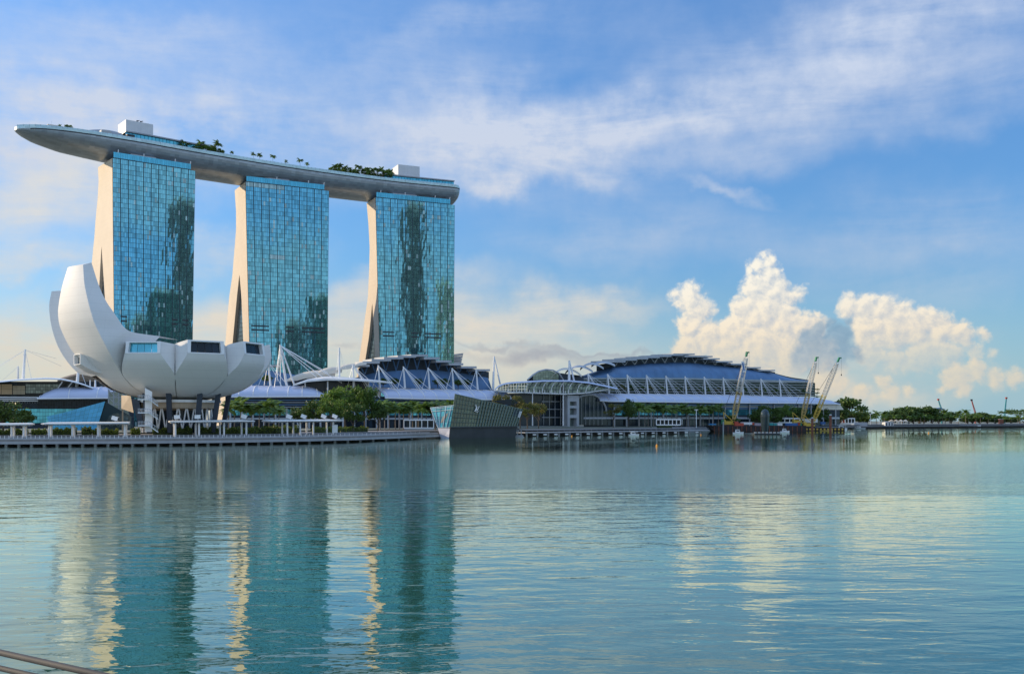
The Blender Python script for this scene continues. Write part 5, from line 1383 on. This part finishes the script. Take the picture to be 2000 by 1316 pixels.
for k in range(5): bt.lathe((0, 0, 0), [(.05, 6 + k * 1.6), (1.6 - k * .18, 6.1 + k * 1.6), (1.7 - k * .18, 6.4 + k * 1.6), (.08, 6.9 + k * 1.6)], 8)
# a tiered conifer by the cranes
cf = empty('tiered_conifer', (0, 0, 0)); tr = MB(); tr.tube([(0, 0, 0), (0, 0, 16)], [.3, .08], 6); tr.build('trunk', M_BARK, cf)
cr = MB(); rr = random.Random(3)
for k in range(6):
    z = 7 + k * 1.6; L = 3.6 - k * .45
    for a in range(10):
        d = Vector((math.cos(a * .628 + k), math.sin(a * .628 + k), .16))
        for q in range(7): leaf_quad(cr, Vector((0, 0, z)) + d * L * (.25 + .12 * q), .34, rr, 1.0)
cr.build('crown', L_DARK, cf); p = G(1596, 1015, GZ); cf.location = p; cf.scale = (1.6, 1.6, (EYE + (822 - 756) * .507 - 4) / 16); tag(cf, 'thin tiered conifer between the two right-hand crane booms', 'tree')
# deck garden on the towers
pl = []
for i, px in enumerate([453, 495, 507, 533, 559, 586, 600]): pl.append((px, 4 if i % 3 else 7))
for i, (px, o) in enumerate(pl):
    s = s_of(px, 14); palm_at(i, px, 0, 700, 0, f'{ORD[i]} lone palm from the left on the open middle of the roof deck', 'palms on the roof deck')
    ob = [x for x in bpy.data.objects if x.get('label') == f'{ORD[i]} lone palm from the left on the open middle of the roof deck'][0]
    ob.location = dk(s, 14, -.05); k = (.5, .66, .72, .78, .5, .8, .6)[i]; ob.scale = (k, k, k)
def deck_trees(x0, x1, n, label, group, hi, lo=.42):
    r = random.Random(int(x0))
    for i in range(n):
        px = x0 + (x1 - x0) * (i + .5) / n; o = r.uniform(2, 13); s = s_of(px, o); k = r.uniform(lo, hi)
        nm = f'{label}, {ORD[i]} from the left'
        if i % 2: 
            ob = place(PLM[i % 4], dk(s, o, -.05), (k * 1.15, k * 1.15, k * 1.15), r.uniform(0, 6), nm, 'palm', group)
        else:
            ob = place(BIG[i % 3], dk(s, o, -.05), (k * .60, k * .60, k * .55), r.uniform(0, 6), nm, 'tree', group)
deck_trees(108, 138, 5, 'small dark plant on the bare left end of the roof deck', 'plants at the tip of the deck', .6, .35)
deck_trees(352, 436, 20, 'garden plant on the deck right of the larger white plant box', 'garden on the deck near the tallest tower', 1.0, .55)
deck_trees(648, 766, 26, 'garden plant on the deck left of the smaller white plant box', 'garden on the deck near the farthest tower', 1.05, .65)
# ------------------------------------------------------------------ clipped hedges on the promenade
M_TWIG = mat('hedge_twigs', (.03, .05, .015), .9)  # dark twig colour of the solid hedge core
def hedge(label, x0, x1, yt, yb, off, red=False):
    r = random.Random(int(x0)); mb = MB(); n = int((x1 - x0) * 18)
    pa, pb = shore_pt(x0, off), shore_pt(x1, off)
    h = EYE + (822 - yt) * pa.y / 2000 - 3.4; ln = (pb - pa); t = ln.normalized(); nn = Vector((-t.y, t.x, 0))
    core = MB()
    for i in range(n):
        u = r.random(); hh = h * (.78 + .22 * math.sin(u * 23 + x0) * math.sin(u * 9)); c = pa + ln * u + nn * r.uniform(-1.1, 1.3); c.z = 3.4 + hh * (r.random() ** .55)
        leaf_quad(mb, c, .34, r)
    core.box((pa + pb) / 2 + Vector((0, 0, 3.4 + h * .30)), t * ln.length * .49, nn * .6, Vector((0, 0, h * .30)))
    rt_ = empty('hedge', (pa + pb) / 2 + Vector((0, 0, 3.4)), label, 'hedge', 'hedges on the promenade')
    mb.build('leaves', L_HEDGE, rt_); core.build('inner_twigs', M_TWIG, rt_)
HL = ['hedge at the left edge under the cut shelter', 'hedge between the left edge shelter and the pale flower bed', 'hedge below the left end of the blue crystal', 'hedge below the middle of the blue crystal', 'hedge below the grey side of the blue crystal',
      'hedge left of the white stair tower', 'long hedge below the crossed white struts of the museum', 'hedge between the museum and its palms', 'hedge below the museum palms', 'hedge at the left end of the rightmost shelter', 'hedge under the rightmost shelter',
      'low hedge strip right of the rightmost shelter', 'low hedge strip near the white kiosk']
for lb, (x0, x1, yt) in zip(HL, [(-60, 30, 836), (38, 68, 836), (79, 130, 834), (140, 160, 830), (162, 215, 836), (240, 283, 835), (308, 398, 832), (424, 470, 832), (472, 560, 832), (562, 600, 830), (608, 655, 829), (682, 740, 832), (742, 792, 831)]):
    hedge(lb, x0, x1, yt, 846, 16 if x0 < 600 else 18)
hedge('low hedge on the quay before the convention hall palms', 1338, 1370, 823, 828, 20)
# ------------------------------------------------------------------ barges, cranes, boats, buoys
def boxpx(mb, x0, x1, y0, y1, D, dep, mi=0):
    d = Vector((0, dep, 0)); q = [P(x0, y1, D), P(x1, y1, D), P(x1, y1, D) + d, P(x0, y1, D) + d]
    mb.hexa(q, [P(x0, y0, D), P(x1, y0, D), P(x1, y0, D) + d, P(x0, y0, D) + d], mi)
DB = 770
bg = empty('barge', P(1460, 842, DB), 'long dark work barge under the leftmost crane', 'barge', 'work barges')
mb = MB(); mb.prism([P(1386, 831.5, DB), P(1575, 831, DB), P(1575, 843, DB), P(1396, 843, DB), P(1390, 838, DB)], (0, 16, 0)); mb.build('hull', M_HULLDK, bg)
mb = MB()
for x in range(1395, 1575, 9):
    mb = MB(); mb.bar(P(x, 842, DB - .2), P(x, 832, DB - .2), .45); mb.build('fender_rib', M_RUST, bg)
bg2 = empty('barge', P(1620, 841, 840), 'low rusty barge carrying the two right-hand cranes', 'barge', 'work barges')
mb = MB(); boxpx(mb, 1556, 1650, 835, 842, 835, 18); mb.build('hull', M_HULLDK, bg2)
mb = MB()
for x in range(1560, 1650, 7): boxpx(mb, x, x + 3, 836.5, 839.5, 834.4, .4)
mb.build('fender', M_YELLOW, bg2)
def item(name, label, cat, x0, x1, y0, y1, D, dep, m, group=None, trim=None):
    r = empty(name, P((x0 + x1) / 2, y1, D + dep / 2), label, cat, group); mb = MB(); boxpx(mb, x0, x1, y0 + .6, y1, D, dep); mb.build('body', m, r)
    mb = MB(); boxpx(mb, x0 - .15, x1 + .15, y0, y0 + .55, D - .2, dep + .4); mb.build('lid', trim or M_LGREY, r)
    mb = MB(); n = max(2, int((x1 - x0) / 2))
    for i in range(n + 1): boxpx(mb, x0 + (x1 - x0) * i / n - .12, x0 + (x1 - x0) * i / n + .12, y0 + 1, y1 - .2, D - .14, .12)
    mb.build('rib', m, r)
D2 = DB + 3
gI = 'gear on the work barges'
item('green_cabin', 'dark green cabin at the left end of the long barge', 'cabin', 1410, 1414.5, 819, 828, D2, 3, M_GREEN, gI)
item('container', 'white container in the middle of the long barge', 'container', 1448, 1469, 824, 829, D2, 4, M_WHITE, gI)
item('container', 'short red-ended container beside the white one', 'container', 1469.4, 1473, 824.4, 829.5, D2, 4, M_RED, gI)
item('container', 'pale pink bale right of the red-ended container', 'bale', 1474, 1486, 826, 831, D2, 4, mat('pale_pink', (.42, .34, .38), .7), gI)
item('tank', 'teal tank just right of the dark bulb', 'tank', 1504, 1510, 825, 830.5, D2, 3, M_TEALP, gI)
item('tank', 'second teal tank right of the dark bulb', 'tank', 1511, 1517, 825.6, 830.5, D2, 3, M_TEALP, gI)
item('container', 'white crate between the teal tanks and the blue tarpaulin', 'crate', 1519, 1528, 826, 830.8, D2, 3, M_WHITE, gI)
item('tarpaulin', 'dark blue tarpaulin pile on the long barge', 'tarpaulin', 1536, 1558, 826, 831.4, D2, 4, M_BLUE, gI, M_BLUE)
item('container', 'yellow machine box behind the blue tarpaulin', 'machine', 1551, 1560, 820, 826, D2 + 2, 3, M_YELLOW, gI, M_YELLOW)
item('container', 'small orange box at the right end of the blue tarpaulin', 'box', 1559, 1563, 824, 830.5, D2, 3, M_RED, gI)
item('site_office', 'white site office box behind the rightmost crane', 'site office', 1570, 1597, 817, 825, 846, 5, M_WHITE, gI)
item('tank', 'green drum tank left of the rightmost crane', 'tank', 1561, 1566, 825.5, 833, 832, 3, M_GREEN, gI, M_GREEN)
item('container', 'blue box right of the rightmost crane', 'box', 1604, 1612, 823.5, 828, 845, 4, M_BLUE, gI, M_BLUE)
item('tarpaulin', 'bright blue awning at the left tip of the long barge', 'awning', 1385, 1399, 827, 829.5, DB - 3, 4, mat('bright_blue', (.03, .28, .55), .6), gI, M_BLUE)

def crane(label, base, tip, D, body, w=3.0, jib=None, yaw=0.0):
    b, t = P(*base, D), P(*tip, D + 4)
    r = empty('crawler_crane', Vector((b.x, b.y, P(base[0], 831, D).z)), label, 'crane', 'lattice cranes on the barges')
    d = (t - b).normalized(); L = (t - b).length; s = Vector((0, 1, 0)); u = d.cross(s).normalized(); s = u.cross(d)
    def corner(f, i):
        ww = w * (.45 + .55 * min(1, f / .12)) * (1 if f < .8 else 1 - .6 * (f - .8) / .2) / 2
        return b + d * L * f + u * ww * (1, 1, -1, -1)[i] + s * ww * (1, -1, -1, 1)[i]
    N = 22
    for (f0, f1, m) in ((0, .42, body[1]), (.42, .94, body[2])):
        mb = MB(); k0, k1 = int(N * f0), int(N * f1)
        for k in range(k0, k1):
            for i in range(4):
                mb.bar(corner(k / N, i), corner((k + 1) / N, i), .34)
                j = (i + 1) % 4; mb.bar(corner(k / N, i), corner((k + 1) / N, j), .22); mb.bar(corner(k / N, j), corner((k + 1) / N, i), .16)
        mb.build('boom', m, r)
    hd = MB(); h0 = b + d * L * .93; hd.bar(h0, b + d * L, 1.5, 1.3); hd.bar(b + d * L * .985, b + d * L * .985 + Vector((1.9, 0, .5)), 1.0); hd.build('boom_head', M_GREEN, r)
    tip_ = b + d * L + Vector((1.6, 0, .2))
    hk = MB(); e = tip_ - Vector((0, 0, L * .24)); hk.tube([tip_, e], .06, 4); hk.build('hoist_rope', M_DARK, r)
    hk = MB(); hk.lathe(e - Vector((0, 0, 1.5)), [(.1, 0), (.45, .4), (.45, 1.2), (.1, 1.5)], 8); hk.build('hook_block', M_DARK, r)
    back = b + Vector((-7.5, 2, 5.5))
    mb = MB(); mb.bar(b + Vector((-1, 0, -1)), back, .5); mb.bar(b + Vector((-6.5, 2, -2)), back, .4); mb.build('gantry', body[0], r)
    mb = MB(); mb.tube([back, b + d * L * .97], .07, 4); mb.tube([back + Vector((0, 1, 0)), b + d * L * .97 + Vector((0, 1, 0))], .07, 4); mb.build('pendant', M_DARK, r)
    mb = MB(); c = b + Vector((-3.5, 1, -2.6)); mb.box(c, (4.2, 0, 0), (0, 1.7, 0), (0, 0, 1.3)); mb.box(c + Vector((-3.4, 0, 1.7)), (1.0, 0, 0), (0, 1.5, 0), (0, 0, .5)); mb.build('body', body[0], r)
    mb = MB(); mb.box(c + Vector((3.3, -2.3, .2)), (.9, 0, 0), (0, .6, 0), (0, 0, 1.3)); cb = mb.build('cab', body[0], r)
    mb = MB(); mb.box(c + Vector((3.3, -2.92, .5)), (.7, 0, 0), (0, .04, 0), (0, 0, .7)); mb.build('cab_window', M_DKGLASS, cb)
    for o in (-1.9, 1.9):
        mb = MB(); mb.box(c + Vector((0, o, -2.2)), (4.0, 0, 0), (0, .55, 0), (0, 0, .75)); mb.build('track', M_HULLDK, r)
    return r
c1 = crane('leftmost lattice crane with a yellow and red body, boom leaning right', (1433, 819), (1459, 687), DB + 6, (M_YELLOW, M_BOOM, M_BOOMW), 3.4)
crane('middle lattice crane with a steep boom in front of the hall end', (1567, 818), (1594.5, 697), 842, (M_YELLOW, M_BOOM, M_BOOMW), 3.0)
crane('rightmost lattice crane with the most slanted boom, yellow at its foot', (1589, 823), (1639.5, 698), 838, (M_YELLOW, M_YELLOW, M_BOOMW), 3.0)
mb = MB(); b = P(1438, 829.5, DB + 2); mb.box(b + Vector((2, 0, 0)), (3.4, 0, 0), (0, 1.5, 0), (0, 0, 1.4)); mb.box(b + Vector((0, 0, 1.9)), (1.4, 0, 0), (0, 1.2, 0), (0, 0, .6)); tag(mb.build('winch_box', M_RED), 'red winch machine at the foot of the leftmost crane', 'winch', gI)
mb = MB(); mb.box(P(1452, 716, DB + 3), (1.0, 0, .2), (0, .12, 0), (-.75, 0, 4.0)); sgn = mb.build('sign_board', M_WHITE); tag(sgn, 'white vertical banner board on the leftmost crane boom', 'sign')
mb = MB(); mb.box(P(1452, 716, DB + 2.8), (.45, 0, .1), (0, .05, 0), (-.55, 0, 3.0)); o = mb.build('sign_stripe', M_BLUE, None); o.parent = sgn; o.location = o.location - sgn.location
for i, (x, y0, y1, lb) in enumerate([(1622, 809, 843, 'tall rust-red mooring pile with a pale cap, right of the cranes'), (1586.5, 815, 843, 'rust-red mooring pile at the foot of the rightmost boom')]):
    p = P(x, 843, 768); t = empty('mooring_pile', Vector((p.x, p.y, -1)), lb, 'pile', 'rust-red mooring piles'); h = P(x, y0, 768).z
    mb = MB(); mb.tube([(p.x, p.y, -1), (p.x, p.y, h - .8)], .95, 10); mb.build('shaft', M_RUST, t); mb = MB(); mb.lathe((p.x, p.y, h - .8), [(.95, 0), (1.0, .3), (.6, .9)], 10); mb.build('cap', M_LGREY, t)
mb = MB(); p = P(1412.5, 843, DB - 4); mb.tube([(p.x, p.y, -1), (p.x, p.y, 7.5)], .55, 8); tag(mb.build('steel_pile', M_STEEL), 'grey steel pile at the left end of the long barge', 'pile')

# dark bulb sculpture on its floating platform
DS = 612; s0 = P(1494, 848, DS)
fp_ = empty('floating_platform', Vector((s0.x, s0.y, 0)), 'low dark floating platform under the bulb sculpture', 'platform')
mb = MB(); mb.cube(s0.x - 7, s0.x + 7.6, s0.y - 4, s0.y + 4, -.4, .75); mb.build('deck', M_DARK, fp_)
for k in range(7):
    mb = MB(); x = s0.x - 6.6 + k * 2.3; mb.cube(x - .7, x + .7, s0.y - 3.9, s0.y - 3.3, .76, 1.5); mb.build('pale_block', M_LGREY, fp_)
bs = empty('bulb_sculpture', Vector((s0.x, s0.y, .75)), 'dark glossy bulb on a tapering stem standing on a floating platform', 'sculpture')
mb = MB(); mb.lathe((s0.x, s0.y, 0), [(1.55, .75), (1.7, 2), (2.1, 5), (2.45, 8.2), (2.62, 10.5), (2.55, 12.0), (2.25, 13.2), (1.7, 14.2), (1.0, 14.85), (.05, 15.1)], 20); mb.build('bulb', M_BULB, bs)
mb = MB()
for k in range(10):
    a = k * .628; mb.tube([(s0.x + r * 1.02 * math.cos(a), s0.y + r * 1.02 * math.sin(a), z) for r, z in [(1.55, .9), (2.1, 5), (2.62, 10.5), (2.25, 13.2), (1.0, 14.85)]], .05, 4)
for r, z in ((2.62, 10.5), (2.45, 8.2), (2.1, 5)): mb.tube([(s0.x + r * 1.02 * math.cos(a * .393), s0.y + r * 1.02 * math.sin(a * .393), z) for a in range(17)], .05, 4)
mb.build('seam', M_DARK, bs)

def boat(name, label, cat, px, yw, L, H, m, group, cabin=True, awning=False):
    D = 16000 / (yw - 822); p = G(px, D, 0); L *= .8; H *= .85
    r = empty(name, p, label, cat, group)
    mb = MB(); rings = []
    for f in (-1, -.9, -.4, .2, .65, .9, 1.0):
        w = L * .17 * (1 - max(0, f - .1) ** 2 * .98) * (.9 if f < -.95 else 1); z1 = H * (.32 + .12 * max(0, f))
        rings.append([p + Vector((f * L / 2, -w * .7, -.2)), p + Vector((f * L / 2 * 1.04, -w, z1)), p + Vector((f * L / 2 * 1.04, w, z1)), p + Vector((f * L / 2, w * .7, -.2))])
    mb.loft(rings, True, True); mb.build('hull', m, r)
    if cabin:
        mb = MB(); a = L * .24; c = p + Vector((-L * .05, 0, H * .34))
        mb.hexa([c + Vector((-a, -L * .12, 0)), c + Vector((a, -L * .12, 0)), c + Vector((a, L * .12, 0)), c + Vector((-a, L * .12, 0))], [c + Vector((-a * .8, -L * .11, H * .5)), c + Vector((a * .55, -L * .11, H * .5)), c + Vector((a * .55, L * .11, H * .5)), c + Vector((-a * .8, L * .11, H * .5))])
        cb = mb.build('cabin', M_WHITE, r)
        mb = MB(); mb.box(c + Vector((-a * .08, -L * .122, H * .30)), (a * .58, 0, 0), (0, .03, 0), (0, 0, H * .10)); mb.build('window', M_DKGLASS, cb)
        mb = MB(); mb.box(c + Vector((-a * .1, 0, H * .55)), (a * .85, 0, 0), (0, L * .13, 0), (0, 0, .08)); mb.build('roof', M_WHITE, cb)
        mb = MB(); mb.bar(c + Vector((-a * .3, 0, H * .5)), c + Vector((-a * .3, 0, H * .85)), .1); mb.build('mast', M_STEEL, r)
    if awning:
        for sx in (-.3, .3):
            mb = MB(); mb.bar(p + Vector((sx * L, -L * .1, H * .3)), p + Vector((sx * L, -L * .1, H)), .12); mb.build('awning_post', M_WHITE, r)
        mb = MB(); mb.box(p + Vector((0, 0, H)), (L * .4, 0, 0), (0, L * .16, 0), (0, 0, .12)); mb.build('awning', M_WHITE, r)
    return r
gW = 'small white boats'
boat('motorboat', 'small white motorboat by the jetty, in front of the convention hall palms', 'boat', 1238, 850.5, 7.0, 2.6, M_WHITE, gW, True, True)
boat('motorboat', 'white cabin boat left of the dark bulb', 'boat', 1442, 847.3, 8.0, 3.6, M_WHITE, gW, True, False)
boat('motorboat', 'white triangular-looking cabin boat right of the dark bulb', 'boat', 1533, 844.6, 7.6, 3.6, M_WHITE, gW, True, False)
boat('ferry', 'white passenger ferry moored right of the cranes', 'ferry', 1644, 839.6, 11.5, 5.0, M_WHITE, gW, True, True)
boat('dinghy', 'low dark dinghy between the leftmost boat and the bulb platform', 'dinghy', 1463, 846.5, 6, 1.2, M_STEEL, gW, False)
boat('work_boat', 'low yellowish work boat under the rust-red pile', 'boat', 1614, 841.5, 12, 2.2, M_BOOM, gW, False)
boat('moored_boat', 'pale low boat right of the passenger ferry', 'boat', 1676, 837.4, 18, 3.4, M_LGREY, gW, True)
for i, (px, yw, lb) in enumerate([(1117, 852.3, 'orange buoy in front of the jetty left of the white motorboat'), (1283, 871.5, 'yellow-orange buoy alone out on the open water'), (1369, 849.5, 'small orange buoy right of the white motorboat'), (1814, 846, 'tiny orange buoy far out on the right'), (1840, 847, 'tiny dark buoy farthest right')]):
    D = 16000 / (yw - 822); p = G(px, D, 0); k = (.42, .45, .42, .6, .6)[i]
    b = empty('buoy', p, lb, 'buoy', 'buoys'); mb = MB(); mb.lathe(p, [(.1, -.3), (.75 * k, 0), (.85 * k, .5 * k), (.6 * k, 1.0 * k), (.1, 1.15 * k)], 12); mb.build('float', M_ORANGE if i < 4 else M_DARK, b, smooth=True)
    mb = MB(); mb.lathe(p + Vector((0, 0, 1.1 * k)), [(.25 * k, 0), (.28 * k, .5 * k), (.05, .7 * k)], 8); mb.build('cap', M_ORANGE if i < 4 else M_DARK, b)

# ------------------------------------------------------------------ things on the far shore
def farcrane(label, x0, y0, x1, y1, D, m):
    a, b = P(x0, y0, D), P(x1, y1, D); r = empty('distant_crane', a, label, 'crane', 'distant cranes on the horizon')
    d = (b - a).normalized(); s = d.cross(Vector((0, 1, 0))).normalized()
    mb = MB(); w = 1.1
    for sg in (-1, 1): mb.bar(a + s * w * sg, b + s * w * .4 * sg, .8)
    for k in range(12): mb.bar(a.lerp(b, k / 12) + s * w * (-1) ** k * (1 - .05 * k), a.lerp(b, (k + 1) / 12) - s * w * (-1) ** k * (1 - .05 * k), .6)
    mb.build('boom', m, r); mb = MB(); mb.box(b, (1.6, 0, 0), (0, 1.2, 0), (0, 0, 1.4)); mb.build('boom_head', M_RED if m is not M_RED else M_DARK, r)
    mb = MB(); mb.bar(Vector((a.x, a.y, 3.4)), a, 1.6); mb.build('mast', m, r)
farcrane('distant pale green crane with a reddish head', 1839, 800, 1832.5, 780, 1800, M_TEALP)
farcrane('distant red crane leaning left', 1905, 806, 1897.5, 781, 1800, M_RED)
farcrane('distant upright blue-green crane, rightmost of the three', 1962, 812, 1965.5, 777, 1800, M_TEALP)
def hut(name, label, cat, x0, x1, yt, ye, yb, D, m, rm, dep=10):
    r = empty(name, G((x0 + x1) / 2, D, 3.4), label, cat); mb = MB(); boxpx(mb, x0, x1, ye, yb, D, dep); mb.build('wall', m, r)
    mb = MB(); d = Vector((0, dep + 2, 0)); a = [P(x0 - 1, ye, D - 1), P(x1 + 1, ye, D - 1), P((x0 + x1) / 2, yt, D - 1)]; mb.prism(a, d); mb.build('roof', rm, r)
    mb = MB()
    n = max(2, int((x1 - x0) / 5))
    for i in range(n): boxpx(mb, x0 + (x1 - x0) * (i + .25) / n, x0 + (x1 - x0) * (i + .75) / n, ye + (yb - ye) * .25, yb - .3, D - .15, .1)
    mb.build('opening', M_DKGLASS, r)
hut('boathouse', 'white and blue boathouse gable among the far shore trees', 'boathouse', 1826, 1846, 796, 799, 806, 1360, M_WHITE, M_BLUEROOF)
hut('box_kiosk', 'small white box-framed kiosk on the far quay', 'kiosk', 1729, 1745, 822.6, 823.6, 831, 1130, M_WHITE, M_LGREY)
for i, x in enumerate((1742, 1751, 1760, 1769)):
    r = empty('market_tent', G(x, 1180, 3.4), f'cream market tent on the far quay, {ORD[i]} from the left of four', 'tent', 'cream tents on the far quay'); a = P(x - 4, 822.5, 1180); b = P(x + 4.2, 822.5, 1180); t = P(x, 818.8, 1183); dd = Vector((0, 6, 0))
    mb = MB(); mb.add([a, b, b + dd, a + dd, t], [(0, 1, 4), (1, 2, 4), (2, 3, 4), (3, 0, 4)]); mb.build('canopy', M_CREAM, r)
    mb = MB()
    for q in (a, b, a + dd, b + dd): mb.bar((q.x, q.y, 3.4), q, .25)
    mb.build('post', M_WHITE, r)
for i, (x, yt, D, lb) in enumerate([(1700, 808, 1120, 'white light mast on the far quay right of the big domed tree'), (1717, 818, 1130, 'short white light mast on the far quay beside the box kiosk'), (1822, 806, 1260, 'pale light mast before the boathouse'), (1360, 800, 690, 'pale lamp post before the convention hall palms')]):
    p = G(x, D, 3.4); r = empty('light_mast', p, lb, 'lamp post', 'light masts on the quay'); t = P(x, yt, D); mb = MB(); mb.bar(p, t, .4); mb.build('pole', M_WHITE, r); mb = MB(); mb.bar(t + Vector((-1.2, 0, 0)), t + Vector((1.2, 0, 0)), .5); mb.build('lamp_head', M_WHITE, r)
item('white_stall', 'long pale stall on the far right quay', 'stall', 1855, 1916, 829.5, 832, 1265, 6, M_WHITE)
item('dark_kiosk', 'dark red-brown kiosk near the right edge of the far shore', 'kiosk', 1954, 1960, 818, 828, 1330, 6, M_RUST)
item('pale_wall', 'long pale sunlit wall at the right end of the far shore', 'wall', 1962, 2060, 827, 831.5, 1372, 5, M_CREAM)
item('flat_roof_shed', 'grey flat-roofed quay shed right of the red-panelled kiosk', 'shed', 1668, 1694, 824.5, 832, 1092, 10, M_LGREY)
for i, (x0, x1, y, D, lb) in enumerate([(790, 846, 838.5, 446, 'row of low planters before the left kiosk'), (649, 658, 837, 372, 'white notice board under the rightmost shelter')]):
    item('planter_row' if i == 0 else 'notice_board', lb, 'planter' if i == 0 else 'notice board', x0, x1, y - 2 - 6 * i, y + 1 + 7 * i, D, 1.5, M_LGREY if i == 0 else M_WHITE)
